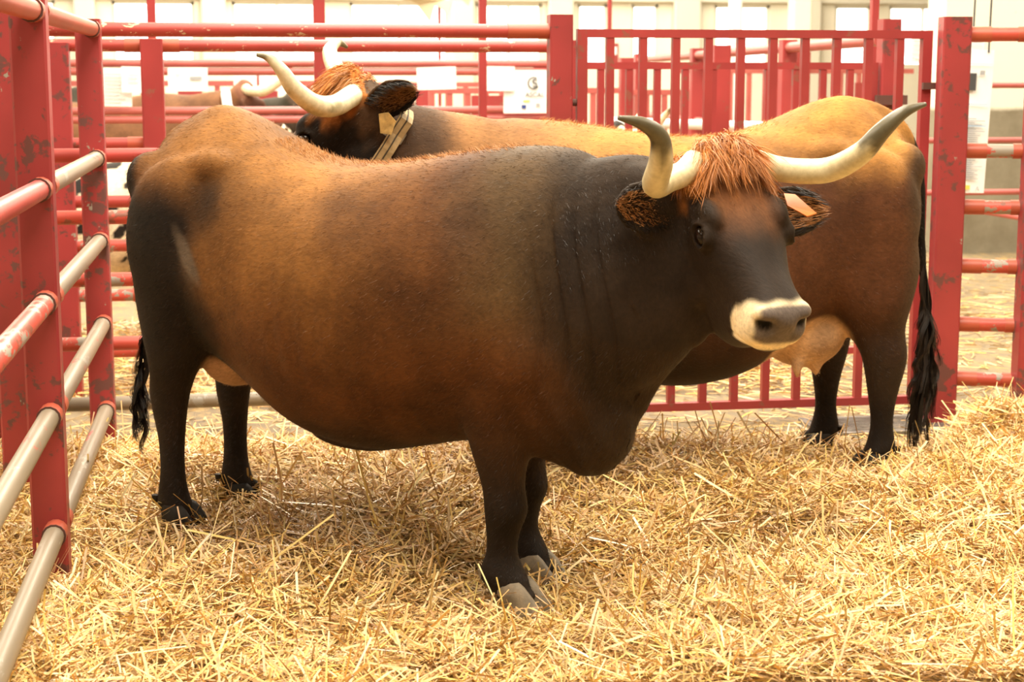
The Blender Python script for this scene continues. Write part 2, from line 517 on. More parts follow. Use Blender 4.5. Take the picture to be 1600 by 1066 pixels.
# ------------------------------------------------------------------ paper notices and posters
def sheet(name, label, x0, x1, z0, z1, y, rot=0.0, cat='paper', group='white notices on the third fence', lines=(), t=.004, curl=.012):
    """thin curved paper; hangs from its top edge"""
    cx_, cz = (x0 + x1) / 2, (z0 + z1) / 2
    e = empty(name, (cx_, y, cz), label=label, cat=cat, group=group)
    e.rotation_euler = (0, rot, 0)
    w, h = x1 - x0, z1 - z0
    nx, nz = 6, 4
    P, F = [], []
    for s in (0, 1):
        for j in range(nz + 1):
            for i in range(nx + 1):
                u, v = i / nx - .5, j / nz - .5
                P.append((u * w, s * t - curl * (math.cos(u * 3) - .6) * (.5 - v), v * h))
    N = (nx + 1) * (nz + 1)
    for s in (0, 1):
        for j in range(nz):
            for i in range(nx):
                a = s * N + j * (nx + 1) + i
                F.append((a, a + 1, a + nx + 2, a + nx + 1) if s == 0 else (a, a + nx + 1, a + nx + 2, a + 1))
    rim = [i for i in range(nx + 1)] + [j * (nx + 1) + nx for j in range(1, nz + 1)] + [nz * (nx + 1) + i for i in range(nx - 1, -1, -1)] + [j * (nx + 1) for j in range(nz - 1, 0, -1)]
    for a, b_ in zip(rim, rim[1:] + rim[:1]):
        F.append((a, b_, b_ + N, a + N))
    pp = MB().add(P, F).build('paper', M['paper'], e, smooth=False)
    e['_p'] = 0; del e['_p']
    for (mat, rects, nm) in lines:
        mk = lambda mb, r_: mb.box((r_[0] * w, -curl * .75 - .004, r_[1] * h), (r_[2] * w, .003, r_[3] * h))
        if len(rects) <= 4:
            for r_ in rects:
                mk(MB(), r_).build(nm, M[mat], pp)
        else:
            mb = MB()
            for r_ in rects:
                mk(mb, r_)
            mb.build(nm, M[mat], pp)['kind'] = 'stuff'
    return e
def text_lines(n, x=0.0, w=.7, v0=.35, v1=-.35, lh=.025, seed=1):
    r = random.Random(seed)
    return [(x + (wl - w) / 2, v0 + (v1 - v0) * k / max(1, n - 1), wl, lh) for k in range(n) for wl in (w * r.uniform(.65, 1),)]
Y3 = 12.72
sheet('poster', 'tall white printed poster beside the worn left corner post', -1.06, -.83, 1.345, 1.625, Y3 + .02, .02, 'poster', lines=[('ink', text_lines(9, 0, .7, .35, -.4, .018, 3), 'lettering')])
sheet('notice', 'white notice half hidden by the plain red post at left', -.90, -.70, 1.445, 1.635, Y3 - .03, .03, lines=[('ink', text_lines(3, 0, .5, .2, -.1, .02, 4), 'lettering')])
sheet('notice', 'white landscape notice right of the plain red post', -.565, -.275, 1.455, 1.63, Y3, 0, lines=[('ink', [(-.25, .2, .12, .03), (.2, .05, .3, .14)], 'lettering')])
sheet('notice', 'blank white notice hanging askew behind the far cow neck', 1.285, 1.585, 1.465, 1.635, Y3, -.03, lines=[])
sheet('notice', 'blank white notice right of a thin red upright', 1.755, 2.03, 1.455, 1.64, Y3 - .03, .01)
sheet('notice', 'small white notice far behind the brown horned head', .12, .42, 1.44, 1.60, 14.9, 0, lines=[])
sheet('notice', 'small white sheet beside another far behind the horn curve', -.10, .10, 1.44, 1.60, 14.9, .02, lines=[])
PO = sheet('poster', 'white poster with a round dark emblem above lettering', 1.95, 2.30, 1.285, 1.612, Y3, 0, 'poster')
def ring_arc(mb, cx_, cz, r, w, a0, a1, y, n=28):
    P, F = [], []
    for k in range(n + 1):
        a = math.radians(a0 + (a1 - a0) * k / n)
        for rr in (r - w / 2, r + w / 2):
            for yy in (y, y - .003):
                P.append((cx_ + rr * math.cos(a), yy, cz + rr * math.sin(a)))
    for k in range(n):
        b0, b1 = 4 * k, 4 * k + 4
        F += [(b0 + 1, b0 + 3, b1 + 3, b1 + 1), (b0, b0 + 1, b1 + 1, b1), (b0 + 3, b0 + 2, b1 + 2, b1 + 3)]
    mb.add(P, F)
em = MB()
ring_arc(em, .055, .065, .042, .009, 55, 325, -.014)
ring_arc(em, .065, .078, .014, .009, 20, 270, -.014)
ring_arc(em, .065, .050, .014, .009, -160, 90, -.014)
em.build('emblem', M['ink_dark'], PO)
def text_obj(par, txt, loc, size, mat, name='lettering'):
    cu = bpy.data.curves.new(name, 'FONT')
    cu.body, cu.size, cu.extrude = txt, size, .001
    cu.align_x = 'CENTER'
    t = bpy.data.objects.new(name, cu)
    COL.objects.link(t)
    dg = bpy.context.evaluated_depsgraph_get()
    me = bpy.data.meshes.new_from_object(t.evaluated_get(dg))
    bpy.data.objects.remove(t)
    o = bpy.data.objects.new(name, me)
    me.materials.clear(); me.materials.append(M[mat])
    COL.objects.link(o)
    o.parent, o.location, o.rotation_euler = par, loc, (math.pi / 2, 0, 0)
    return o
text_obj(PO, 'ASCAL', (.065, -.016, -.04), .050, 'ink_dark')
mb = MB().box((.0, -.012, -.072), (.05, .003, .012)); mb.build('yellow_bar', M['ink_yellow'], PO)
mb = MB().box((-.02, -.012, -.115), (.035, .003, .028)); mb.build('blue_square', M['ink_navy'], PO)
mb = MB().box((.09, -.012, -.10), (.03, .003, .022)); mb.build('small_logo', M['ink'], PO)

BN = sheet('banner', 'long white printed banner hanging behind the right gate post', 4.02, 4.315, .885, 1.72, 9.3, .03, 'banner', None, curl=.02,
      lines=[('ink', text_lines(30, .02, .72, .02, -.40, .006, 8) + [(.25, .34, .1, .03)], 'lettering'), ('ink_blue', [(0, .40, .9, .006), (0, .12, .8, .008), (0, -.03, .8, .008)], 'blue_rule'),
             ('ink_dark', [(-.05, .275, .36, .12)], 'printed_photo'), ('ink_yellow', [(.05, -.46, .2, .03)], 'yellow_logo')])
text_obj(BN, 'A', (.09, -.022, -.405), .04, 'ink')
sheet('notice', 'printed grey sheet behind the right end of the gate', 3.77, 3.89, 1.68, 1.83, 9.6, .06, group=None, lines=[('ink', text_lines(5, 0, .8, .35, -.35, .02, 12), 'lettering')])
sheet('notice', 'printed sheet tilted beside the right gate stile', 3.94, 4.06, 1.64, 1.82, 9.62, .1, group=None, lines=[('ink', text_lines(6, 0, .8, .35, -.35, .02, 13), 'lettering')])
sheet('notice', 'printed sheet above the long banner behind the corner post', 4.25, 4.40, 1.70, 1.83, 9.6, .04, group=None, lines=[('ink', text_lines(5, 0, .8, .35, -.35, .02, 14), 'lettering')])
fs = empty('fire_sign', (6.62, 29.988, 1.98), label='small red and white square sign on the pale far wall', cat='sign')
MB().box((0, 0, 0), (.17, .02, .36)).build('board', M['gate'], fs)
MB().box((0, -.014, .05), (.11, .01, .14)).build('white_field', M['paper'], fs)

for (x, y, z0) in ((4.29, 9.3, 1.70), (4.325, 9.6, 1.80)):
    tag(MB().tube([(x, y, z0), (x + .01, y, 2.6), (x + .035, y, 6.5)], .006, 8).build('hanging_cord', M['ink_dark']), 'thin dark cord that the long banner hangs from' if y < 9.5 else 'thin dark cord holding a printed sheet above the banner', 'cord')
# tarpaulin drooping from above, far back
tp = MB()
outline = [(1.6, 3.2), (1.75, 2.52), (1.87, 2.47), (2.06, 2.39), (2.19, 2.20), (2.25, 2.42), (2.38, 2.29), (2.44, 2.46), (2.56, 2.46), (2.64, 2.40), (2.68, 2.5), (2.9, 3.2)]
n = len(outline)
P = [(x, 20 + .12 * math.sin(x * 7), z) for x, z in outline] + [(x, 20.03 + .12 * math.sin(x * 7), z) for x, z in outline]
tp.add(P, [tuple(range(n)), tuple(range(2 * n - 1, n - 1, -1))] + [(i, (i + 1) % n, n + (i + 1) % n, n + i) for i in range(n)])
tag(tp.build('tarpaulin', M['tarp']), 'beige tarpaulin with pointed folds hanging down at the top', 'tarpaulin')
tag(MB().tube([(2.3, 20.05, 0), (2.3, 20.05, 4.5)], .02, 8).build('tarpaulin_pole', M['gate']), 'thin red pole behind the beige tarpaulin folds', 'pole')

# drain grate in the aisle floor
DG = empty('drain_grate', (2.78, 7.02, 0), rz=0.0, label='dark slotted drain grate in the floor behind the black tail', cat='grate')
mb = MB()
for (c, s) in (((0, -.16, .006), (.62, .03, .014)), ((0, .16, .006), (.62, .03, .014)), ((-.3, 0, .006), (.03, .32, .014)), ((.3, 0, .006), (.03, .32, .014))):
    mb.box(c, s)
mb.build('frame', M['steel'], DG)
MB().box((0, 0, .001), (.58, .30, .002)).build('pit', M['ink_dark'], DG)  # flat dark sheet, paints the shade below the slats
for k in range(9):
    MB().box((0, -.128 + k * .032, .007), (.57, .014, .012)).build('slat', M['steel'], DG)
# ------------------------------------------------------------------ cattle
def sst(a, b, t):
    t = np.clip((t - a) / (b - a), 0, 1)
    return t * t * (3 - 2 * t)

def catmull(S, sub):
    S = np.asarray(S, float)
    out = []
    n = len(S)
    for i in range(n - 1):
        p0, p1, p2, p3 = S[max(i - 1, 0)], S[i], S[i + 1], S[min(i + 2, n - 1)]
        for k in range(sub):
            t = k / sub
            out.append(.5 * ((2 * p1) + (-p0 + p2) * t + (2 * p0 - 5 * p1 + 4 * p2 - p3) * t * t + (-p0 + 3 * p1 - 3 * p2 + p3) * t ** 3))
    out.append(S[-1])
    return np.array(out)

class Solid:
    """union material for one continuous skin: closed lofts and blobs"""
    def __init__(self):
        self.v, self.f, self.n = [], [], 0
    def rings(self, R):
        """R: (m, k, 3) rings, closed at both ends by a fan"""
        m, k, _ = R.shape
        V = np.concatenate([R.reshape(-1, 3), [R[0].mean(0)], [R[-1].mean(0)]])
        F = []
        for i in range(m - 1):
            for j in range(k):
                j2 = (j + 1) % k
                F.append((i * k + j, i * k + j2, (i + 1) * k + j2, (i + 1) * k + j))
        for j in range(k):
            F.append((m * k, (j + 1) % k, j))
            F.append((m * k + 1, (m - 1) * k + j, (m - 1) * k + (j + 1) % k))
        self.v.append(V)
        self.f += [tuple(i + self.n for i in q) for q in F]
        self.n += len(V)
    def body(self, st, sub=4, k=40):
        """stations x, ztop, zbot, halfwidth, zwidest, power_top, power_bottom"""
        S = catmull(st, sub)
        th = np.linspace(0, 2 * np.pi, k, endpoint=False)
        c, s = np.cos(th), np.sin(th)
        R = []
        for x, zt, zb, hw, zw, pt, pb in S:
            p = np.where(s >= 0, pt, pb)
            y = hw * np.sign(c) * np.abs(c) ** (2 / p)
            z = zw + np.where(s >= 0, zt - zw, zw - zb) * np.sign(s) * np.abs(s) ** (2 / p)
            R.append(np.stack([np.full(k, x), y, z], 1))
        self.rings(np.array(R))
    def limb(self, st, sub=3, k=22, M4=None):
        """stations x, y, z, rx, ry stacked along z"""
        S = catmull(st, sub)
        th = np.linspace(0, 2 * np.pi, k, endpoint=False)
        R = np.array([np.stack([x + rx * np.cos(th), y + ry * np.sin(th), np.full(k, z)], 1) for x, y, z, rx, ry in S])
        self.rings(R)
    def tube(self, pts, ru, rv, upref, sub=3, k=22, power=2.0):
        """bent tube: centre points, half sizes along side (ru) and along up (rv)"""
        S = catmull(np.concatenate([np.asarray(pts, float), np.asarray(ru, float)[:, None], np.asarray(rv, float)[:, None]], 1), sub)
        C_, ru, rv = S[:, :3], S[:, 3], S[:, 4]
        th = np.linspace(0, 2 * np.pi, k, endpoint=False)
        cu = np.sign(np.cos(th)) * np.abs(np.cos(th)) ** (2 / power)
        cv = np.sign(np.sin(th)) * np.abs(np.sin(th)) ** (2 / power)
        R = []
        for i in range(len(C_)):
            t = C_[min(i + 1, len(C_) - 1)] - C_[max(i - 1, 0)]
            t /= np.linalg.norm(t)
            up = np.asarray(upref, float) - t * (np.asarray(upref, float) @ t)
            up /= np.linalg.norm(up)
            sd = np.cross(up, t)
            R.append(C_[i] + np.outer(cu, sd) * ru[i] + np.outer(cv, up) * rv[i])
        self.rings(np.array(R))
    def blob(self, c, r, rot=None, nu=20, nv=12):
        u = np.linspace(0, 2 * np.pi, nu, endpoint=False)
        v = np.linspace(.08, np.pi - .08, nv)
        B = np.array([np.stack([np.sin(a) * np.cos(u), np.sin(a) * np.sin(u), np.full(nu, np.cos(a))], 1) for a in v]) * np.asarray(r)
        if rot is not None:
            B = B @ np.asarray(rot).T
        self.rings(B + np.asarray(c))
    def skin(self, voxel, smooth=6):
        me = bpy.data.meshes.new('raw')
        me.from_pydata(np.concatenate(self.v).tolist(), [], self.f)
        bm = bmesh.new(); bm.from_mesh(me)
        bmesh.ops.recalc_face_normals(bm, faces=bm.faces)
        bm.to_mesh(me); bm.free()
        o = bpy.data.objects.new('raw', me)
        COL.objects.link(o)
        m = o.modifiers.new('r', 'REMESH'); m.mode = 'VOXEL'; m.voxel_size = voxel; m.use_smooth_shade = True
        s = o.modifiers.new('s', 'SMOOTH'); s.factor = .5; s.iterations = smooth
        dg = bpy.context.evaluated_depsgraph_get()
        out = bpy.data.meshes.new_from_object(o.evaluated_get(dg))
        bpy.data.objects.remove(o)
        bpy.data.meshes.remove(me)
        return out

def coat_mat():
    m, nt, b = new_mat('cattle_coat')
    at = node(nt, 'ShaderNodeAttribute', attribute_name='coat')
    tc = node(nt, 'ShaderNodeTexCoord')
    v = mapping(nt, tc.outputs['Object'], (14, 60, 30))
    n1 = noise(nt, 3.0, 5, 0.65, v)
    n2 = noise(nt, 4.0, 5, 0.6, tc.outputs['Object'])
    a1 = ramp(nt, n1, [(0.25, (.72, .72, .72)), (0.75, (1.25, 1.22, 1.18))])
    a2 = ramp(nt, n2, [(0.32, (.55, .52, .50)), (0.68, (1.30, 1.28, 1.22))])
    c = mixc(nt, 1.0, at.outputs['Color'], a1, 'MULTIPLY')
    c = mixc(nt, 1.0, c, a2, 'MULTIPLY')
    nt.links.new(c, b.inputs['Base Color'])
    b.inputs['Roughness'].default_value = 0.62
    b.inputs['Specular IOR Level'].default_value = 0.12
    b.inputs['Sheen Weight'].default_value = 0.03
    b.inputs['Sheen Roughness'].default_value = 0.45
    b.inputs['Sheen Tint'].default_value = (1.0, 0.75, 0.45, 1)
    bump(nt, n1, b, 0.25, 0.006)
    return m
M['coat'] = coat_mat()
def hair_mat():
    m, nt, b = new_mat('cattle_hair')
    at = node(nt, 'ShaderNodeAttribute', attribute_name='coat')
    nt.links.new(at.outputs['Color'], b.inputs['Base Color'])
    b.inputs['Roughness'].default_value = 0.5
    b.inputs['Specular IOR Level'].default_value = 0.4
    return m
M['hair'] = hair_mat()
def horn_mat():
    m, nt, b = new_mat('horn_keratin')
    at = node(nt, 'ShaderNodeAttribute', attribute_name='coat')
    tc = node(nt, 'ShaderNodeTexCoord')
    n1 = noise(nt, 40, 5, 0.6, tc.outputs['Object'])
    a1 = ramp(nt, n1, [(0.3, (.78, .76, .70)), (0.65, (1.05, 1.05, 1.05))])
    nt.links.new(mixc(nt, 1.0, at.outputs['Color'], a1, 'MULTIPLY'), b.inputs['Base Color'])
    b.inputs['Roughness'].default_value = 0.38
    bump(nt, n1, b, 0.15, 0.004)
    return m
M['horn'] = horn_mat()
M['eye'] = simple('cattle_eye', (0.010, 0.005, 0.003, 1), 0.12)
M['eye'].node_tree.nodes['Principled BSDF'].inputs['Specular IOR Level'].default_value = 0.3
M['eyelid'] = simple('eyelid_skin', (0.05, 0.04, 0.035, 1), 0.5)
M['nostril'] = simple('nostril_dark', (0.012, 0.009, 0.008, 1), 0.6)
M['hoof'] = simple('hoof_horn', (0.20, 0.155, 0.10, 1), 0.6, 0, 0.35, 25, .3)
M['hoof_dark'] = simple('dark_hoof_horn', (0.022, 0.018, 0.014, 1), 0.6, 0, 0.3, 25, .3)
M['hoof_dark'].node_tree.nodes['Principled BSDF'].inputs['Specular IOR Level'].default_value = 0.12
M['tag'] = simple('orange_plastic_tag', (0.72, 0.19, 0.012, 1), 0.4)
M['tag_old'] = simple('worn_yellow_tag', (0.42, 0.26, 0.08, 1), 0.6, 0, 0.35, 40)
M['leather'] = simple('tan_leather', (0.36, 0.25, 0.12, 1), 0.6, 0, 0.25, 30, .2)
M['stitch'] = simple('dark_strap_line', (0.05, 0.035, 0.02, 1), 0.7)

def put_color(me, rgb):
    a = me.attributes.new('coat', 'FLOAT_COLOR', 'POINT')
    c = np.ones((len(me.vertices), 4), np.float32)
    c[:, :3] = rgb
    a.data.foreach_set('color', c.ravel())

def verts_of(me):
    a = np.empty(len(me.vertices) * 3, np.float32)
    me.vertices.foreach_get('co', a)
    return a.reshape(-1, 3).astype(float)
def normals_of(me):
    a = np.empty(len(me.vertices) * 3, np.float32)
    me.vertex_normals.foreach_get('vector', a)
    return a.reshape(-1, 3).astype(float)

def strands(name, roots, dirs, length, width, color, parent, bend=None, seg=2, mat='hair'):
    """tapered flat hairs as one mesh; bend is added progressively towards the tip"""
    n = len(roots)
    rng = np.random.default_rng(len(roots) + 5)
    dirs = dirs / np.linalg.norm(dirs, axis=1)[:, None]
    side = np.cross(dirs, rng.normal(size=(n, 3)))
    side /= np.linalg.norm(side, axis=1)[:, None]
    length = np.broadcast_to(length, (n,))[:, None]
    width = np.broadcast_to(width, (n,))[:, None]
    if bend is None:
        bend = np.zeros((n, 3))
    rows = []
    for k in range(seg):
        t = k / seg
        c = roots + dirs * length * t + bend * length * t * t
        rows += [c - side * width * (1 - t * .6) / 2, c + side * width * (1 - t * .6) / 2]
    rows.append(roots + dirs * length + bend * length)
    K = len(rows)
    V = np.stack(rows, 1).reshape(-1, 3)
    base = np.arange(n)[:, None] * K
    faces = []
    for k in range(seg - 1):
        faces.append(base + np.array([2 * k, 2 * k + 1, 2 * k + 3]))
        faces.append(base + np.array([2 * k, 2 * k + 3, 2 * k + 2]))
    faces.append(base + np.array([2 * seg - 2, 2 * seg - 1, 2 * seg]))
    F = np.concatenate(faces)
    me = bpy.data.meshes.new(name)
    me.vertices.add(len(V)); me.vertices.foreach_set('co', V.astype(np.float32).ravel())
    me.loops.add(F.size); me.loops.foreach_set('vertex_index', F.astype(np.int32).ravel())
    me.polygons.add(len(F)); me.polygons.foreach_set('loop_start', np.arange(0, F.size, 3, dtype=np.int32))
    me.update(calc_edges=True)
    col = np.broadcast_to(np.asarray(color, float), (n, 3))
    put_color(me, np.repeat(col, K, axis=0))
    me.materials.append(M[mat])
    o = bpy.data.objects.new(name, me)
    COL.objects.link(o)
    if parent: o.parent = parent
    return o

def hoof(par, foot, yaw, mat, dz=0.0):
    """two claws, a cleft between them, and two dew claws"""
    x, y, z = foot
    e = MB()
    for s in (-1, 1):
        P, F = [], []
        rows = [(.0, .135, .058, .030), (.02, .130, .058, .03), (.05, .105, .054, .029), (.075, .088, .048, .026), (.088, .07, .036, .02)]
        k = 16
        for (h, ln, hw, _) in rows:
            for j in range(k):
                a = 2 * math.pi * j / k
                cx_ = .5 * math.cos(a) * ln * (1 if math.cos(a) < 0 else 1.0)
                cy_ = .5 * math.sin(a) * hw * (1.0 - .25 * max(0, math.cos(a)))
                lean = (.078 - h) * .45
                P.append((cx_ + .022 + lean, cy_ + s * .0265, h))
        for i in range(4):
            for j in range(k):
                F.append((i * k + j, i * k + (j + 1) % k, (i + 1) * k + (j + 1) % k, (i + 1) * k + j))
        F.append(tuple(range(k - 1, -1, -1))); F.append(tuple(4 * k + j for j in range(k)))
        e.add(P, F)
        P2 = [(-.046 + .012 * math.cos(a) * (1 if b_ else .6), s * .026 + .010 * math.sin(a), .098 + .012 * (1 if b_ else -1)) for b_ in (0, 1) for a in [2 * math.pi * j / 8 for j in range(8)]]
        e.add(P2, [(j, (j + 1) % 8, 8 + (j + 1) % 8, 8 + j) for j in range(8)] + [tuple(range(7, -1, -1)), tuple(range(8, 16))])
    o = e.build('hoof', M[mat], par)
    smooth_by_angle(o, 50)
    o.location = (x, y, z)
    o.rotation_euler = (0, 0, yaw)
    return o

def build_cow(name, label, loc, heading, cfg):
    """x forward, y left, z up; origin on the ground under the trunk"""
    root = empty(name, (loc[0], loc[1], 0), heading, label, 'cow', cfg.get('group'))
    sc = cfg.get('scale', 1.0)
    root.scale = (sc, sc, sc)
    S = Solid()
    S.body(cfg['trunk'])
    # haunches with hip bones and pin bones
    for s in (-1, 1):
        S.blob((-.36, s * .185, 1.27), (.13, .06, .065))
        S.blob((-.69, s * .14, 1.22), (.09, .08, .10))
        S.blob((-.50, s * .205, 1.03), (.23, .10, .28))
        S.blob((.64, s * .22, .90), (.22, .10, .27))
        S.blob((.80, s * .18, .80), (.17, .10, .18))
    # legs
    feet = []
    for key, s in (('hind', -1), ('hind', 1)):
        dx, y, zf = cfg['hind'][0 if s < 0 else 1]
        hx = -.58 + dx
        hr = cfg.get('hind_r', 1.0)
        S.limb([(-.46, s * .17, 1.20, .22, .10), (-.49, s * .185, 1.00, .225, .115), (-.52 + dx * .3, s * .185, .84, .185 * hr, .11),
                (-.55 + dx * .6, s * .18, .70, .135 * hr, .088 * hr), (-.575 + dx * .8, s * .175, .60, .098 * hr, .066 * hr), (-.60 + dx * .9, y, .52, .082 * hr, .054 * hr),
                (-.605 + dx, y, .45, .070 * hr, .050 * hr), (-.60 + dx, y, .36, .052 * hr, .043 * hr), (-.60 + dx, y, .25, .047, .040),
                (-.60 + dx, y, .18, .055, .047), (-.595 + dx, y, .14, .064, .054), (-.578 + dx, y, .10, .056, .050), (-.562 + dx, y, .072, .062, .055), (-.555 + dx, y, .055, .05, .045)])
        S.blob((-.665 + dx * .9, y, .525), (.03, .028, .06))
        feet.append((-.595 + dx, y, zf))
    for s in (-1, 1):
        dx, y, zf = cfg['fore'][0 if s < 0 else 1]
        kx = .745 + dx
        S.limb([(.70, s * .19, 1.02, .19, .10), (.72, s * .195, .85, .165, .10), (.735 + dx * .4, s * .185, .70, .128, .092),
                (.735 + dx * .7, (y + s * .18) / 2, .58, .108, .082), (.74 + dx * .9, y, .47, .088, .072), (.75 + dx, y, .385, .066, .062), (.762 + dx, y, .315, .068, .066),
                (.75 + dx, y, .255, .053, .053), (.745 + dx, y, .19, .046, .046), (.745 + dx, y, .145, .062, .060), (.752 + dx, y, .112, .075, .066),
                (.772 + dx, y, .085, .066, .060), (.785 + dx, y, .066, .072, .064), (.79 + dx, y, .05, .055, .05)])
        feet.append((.755 + dx, y, zf))
    # neck
    nk = cfg['neck']
    S.tube([p[:3] for p in nk], [p[3] for p in nk], [p[4] for p in nk], (0, 0, 1), sub=4, k=30)
    for b_ in cfg.get('blobs', ()):
        S.blob(*b_)
    # tail
    tl = cfg['tail']
    S.tube([p[:3] for p in tl], [p[3] for p in tl], [p[3] for p in tl], (0, 1, 0), sub=3, k=12)
    # head
    hp = np.array(cfg['head_pos'], float)
    X = np.array(cfg['head_x'], float); X /= np.linalg.norm(X)
    Z = np.array(cfg['head_z'], float); Z = Z - X * (X @ Z); Z /= np.linalg.norm(Z)
    Y = np.cross(Z, X)
    R = np.stack([X, Y, Z], 1)
    hs = cfg.get('head_scale', 1.0)
    H = lambda p: hp + (R @ (np.asarray(p, float).T * hs)).T
    if cfg.get('ear_trunk'):        # one ear laid back, given in trunk space
        eb_, et_, en_ = [np.array(v_, float) for v_ in cfg['ear_trunk']]
        cfg['ears'] = (cfg['ears'][0], (R.T @ (eb_ - hp) / hs, R.T @ (et_ - hp) / hs, R.T @ en_))
    hd = [(-.075, -.02, -.18, .085, -.09, 2, 2), (-.04, .012, -.24, .112, -.08, 2.2, 2), (.03, .022, -.28, .128, -.07, 2.3, 2), (.10, .018, -.305, .132, -.07, 2.4, 2),
          (.17, .008, -.35, .133, -.075, 2.5, 1.9), (.23, .000, -.36, .122, -.085, 2.5, 1.8), (.29, -.006, -.355, .105, -.09, 2.4, 1.8), (.35, -.010, -.33, .090, -.10, 2.3, 1.85),
          (.41, -.012, -.285, .083, -.10, 2.3, 1.95), (.455, -.014, -.225, .086, -.10, 2.5, 2.2), (.49, -.018, -.18, .084, -.095, 2.6, 2.5), (.515, -.030, -.165, .072, -.095, 2.5, 2.4), (.530, -.05, -.14, .05, -.09, 2.2, 2.2)]
    T = Solid(); T.body(hd, sub=4, k=36)
    def merge(T):
        V = H(np.concatenate(T.v))
        S.v.append(V)
        S.f += [tuple(i + S.n for i in q) for q in T.f]
        S.n += len(V)
    # brows, cheeks, nostril wings, lower lip
    for s in (-1, 1):
        T.blob((.165, s * .098, -.012), (.055, .034, .030))
        T.blob((.205, s * .112, -.048), (.042, .028, .036))
        T.blob((.16, s * .088, -.22), (.14, .045, .105))
        T.blob((.485, s * .052, -.052), (.038, .032, .034))
        T.blob((.40, s * .058, -.13), (.07, .028, .05))
    T.blob((.47, 0, -.16), (.05, .055, .03))
    T.blob((0.0, 0, .02), (.07, .09, .045))
    # eyelids
    for s in (-1, 1):
        ring = [(.208 + .034 * math.cos(a), s * (.138 - .006 * abs(math.sin(a))), -.050 + .027 * math.sin(a)) for a in np.linspace(0, 2 * np.pi, 15)]
        T.tube(ring, [.0085] * 15, [.0085] * 15, (0, 1, 0), sub=1, k=8)
    # ears: cupped leaves
    for s in (-1, 1):
        eb, et, en = cfg['ears'][0 if s < 0 else 1]
        eb, et, en = np.array(eb, float), np.array(et, float), np.array(en, float)
        ax = et - eb; L = np.linalg.norm(ax); ax /= L
        en = en - ax * (en @ ax); en /= np.linalg.norm(en)
        wv = np.cross(en, ax)
        ts = np.array([-.10, .06, .2, .35, .5, .65, .8, .92, 1.0])
        wd = np.array([.030, .036, .046, .055, .058, .055, .045, .03, .01]) * cfg.get('ear_w', 1.0)
        th = .0085
        rings = []
        kk = 11
        for t, w in zip(ts, wd):
            u = np.linspace(-1, 1, kk)
            depth = -np.cos(u * 1.25) * w * .62 * (1.0 - .35 * t)
            inner = eb + ax * L * t + np.outer(u * w, wv) + np.outer(depth, en)
            outer = eb + ax * L * t + np.outer(u[::-1] * (w + th * .5), wv) + np.outer(depth[::-1] - th * 1.7, en)
            rings.append(np.concatenate([inner, outer]))
        T.rings(np.array(rings))
    merge(T)
    me = S.skin(cfg['voxel'], cfg.get('smooth', 5))
    me.name = 'body'
    V = verts_of(me)
    # relax the trunk more than the head
    ed = np.empty(len(me.edges) * 2, np.int32); me.edges.foreach_get('vertices', ed); ed = ed.reshape(-1, 2)
    wgt = (sst(.42, .62, np.linalg.norm(V - (hp + R[:, 0] * .22 * hs), axis=1)) * sst(.10, .35, V[:, 2]) * .5)[:, None]
    deg = np.bincount(ed.ravel(), minlength=len(V))[:, None]
    for _ in range(cfg.get('relax', 26)):
        acc = np.stack([np.bincount(ed[:, 0], V[ed[:, 1], k], len(V)) + np.bincount(ed[:, 1], V[ed[:, 0], k], len(V)) for k in range(3)], 1)
        V = V + (acc / deg - V) * wgt
    q = ((V - hp) @ R) / hs
    # nostril pits, mouth line
    moved = False
    for s in (-1, 1):
        c = np.array([.505, s * .052, -.062])
        d = (q - c) / np.array([.030, .025, .020])
        w = np.exp(-(d ** 2).sum(1))
        q = q + np.outer(w, np.array([-.034, -s * .014, -.004]))
    for s in (-1, 1):
        d = ((q[:, 0] - .208) / .034) ** 2 + ((q[:, 2] + .050) / .024) ** 2
        w = (1 - sst(.55, 1.1, d)) * (q[:, 1] * s > .08) * (q[:, 1] * s < .17)
        q[:, 1] = q[:, 1] * (1 - w) + w * s * .112
    mouth = np.exp(-((q[:, 2] + .142 + (.52 - q[:, 0]) * .5) / .006) ** 2) * sst(.38, .43, q[:, 0]) * (q[:, 0] < .55)
    q[:, 0] -= mouth * .008
    q[:, 1] *= 1 - mouth * .06
    V2 = hp + (q * hs) @ R.T
    near = np.linalg.norm(V - hp, axis=1) < .9
    V[near] = V2[near]
    for fn in cfg.get('sculpt', ()):
        V = fn(V, q)
    me.vertices.foreach_set('co', V.astype(np.float32).ravel())
    me.update()
    me.polygons.foreach_set('use_smooth', [True] * len(me.polygons))
    headw = sst(.0, .06, q[:, 0] + .10) * (np.abs(q[:, 1]) < .45) * (q[:, 2] > -.36) * (q[:, 2] < .2) * (q[:, 0] < .7)
    Nn = normals_of(me)
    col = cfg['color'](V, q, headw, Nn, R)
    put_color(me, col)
    me.materials.clear(); me.materials.append(M['coat'])
    body = bpy.data.objects.new('body', me)
    COL.objects.link(body); body.parent = root
    # hooves
    for (x, y, z), k in zip(feet, range(4)):
        hoof(root, (x, y, z), cfg.get('hoof_yaw', (0, 0, 0, 0))[k], cfg['hoof'][k]).scale = (1.25, 1.25, 1.05)
    # eyes
    for s in (-1, 1):
        u = np.linspace(0, 2 * np.pi, 20, endpoint=False); v = np.linspace(.05, np.pi - .05, 12)
        Bp = np.array([np.stack([np.sin(a) * np.cos(u), np.sin(a) * np.sin(u), np.full(20, np.cos(a))], 1) for a in v]).reshape(-1, 3) * np.array([.030, .022, .025])
        E_ = MB().add(H(Bp + np.array([.208, s * .124, -.050])), [(i * 20 + j, i * 20 + (j + 1) % 20, (i + 1) * 20 + (j + 1) % 20, (i + 1) * 20 + j) for i in range(11) for j in range(20)])
        E_.build('eye', M['eye'], root, smooth=True)
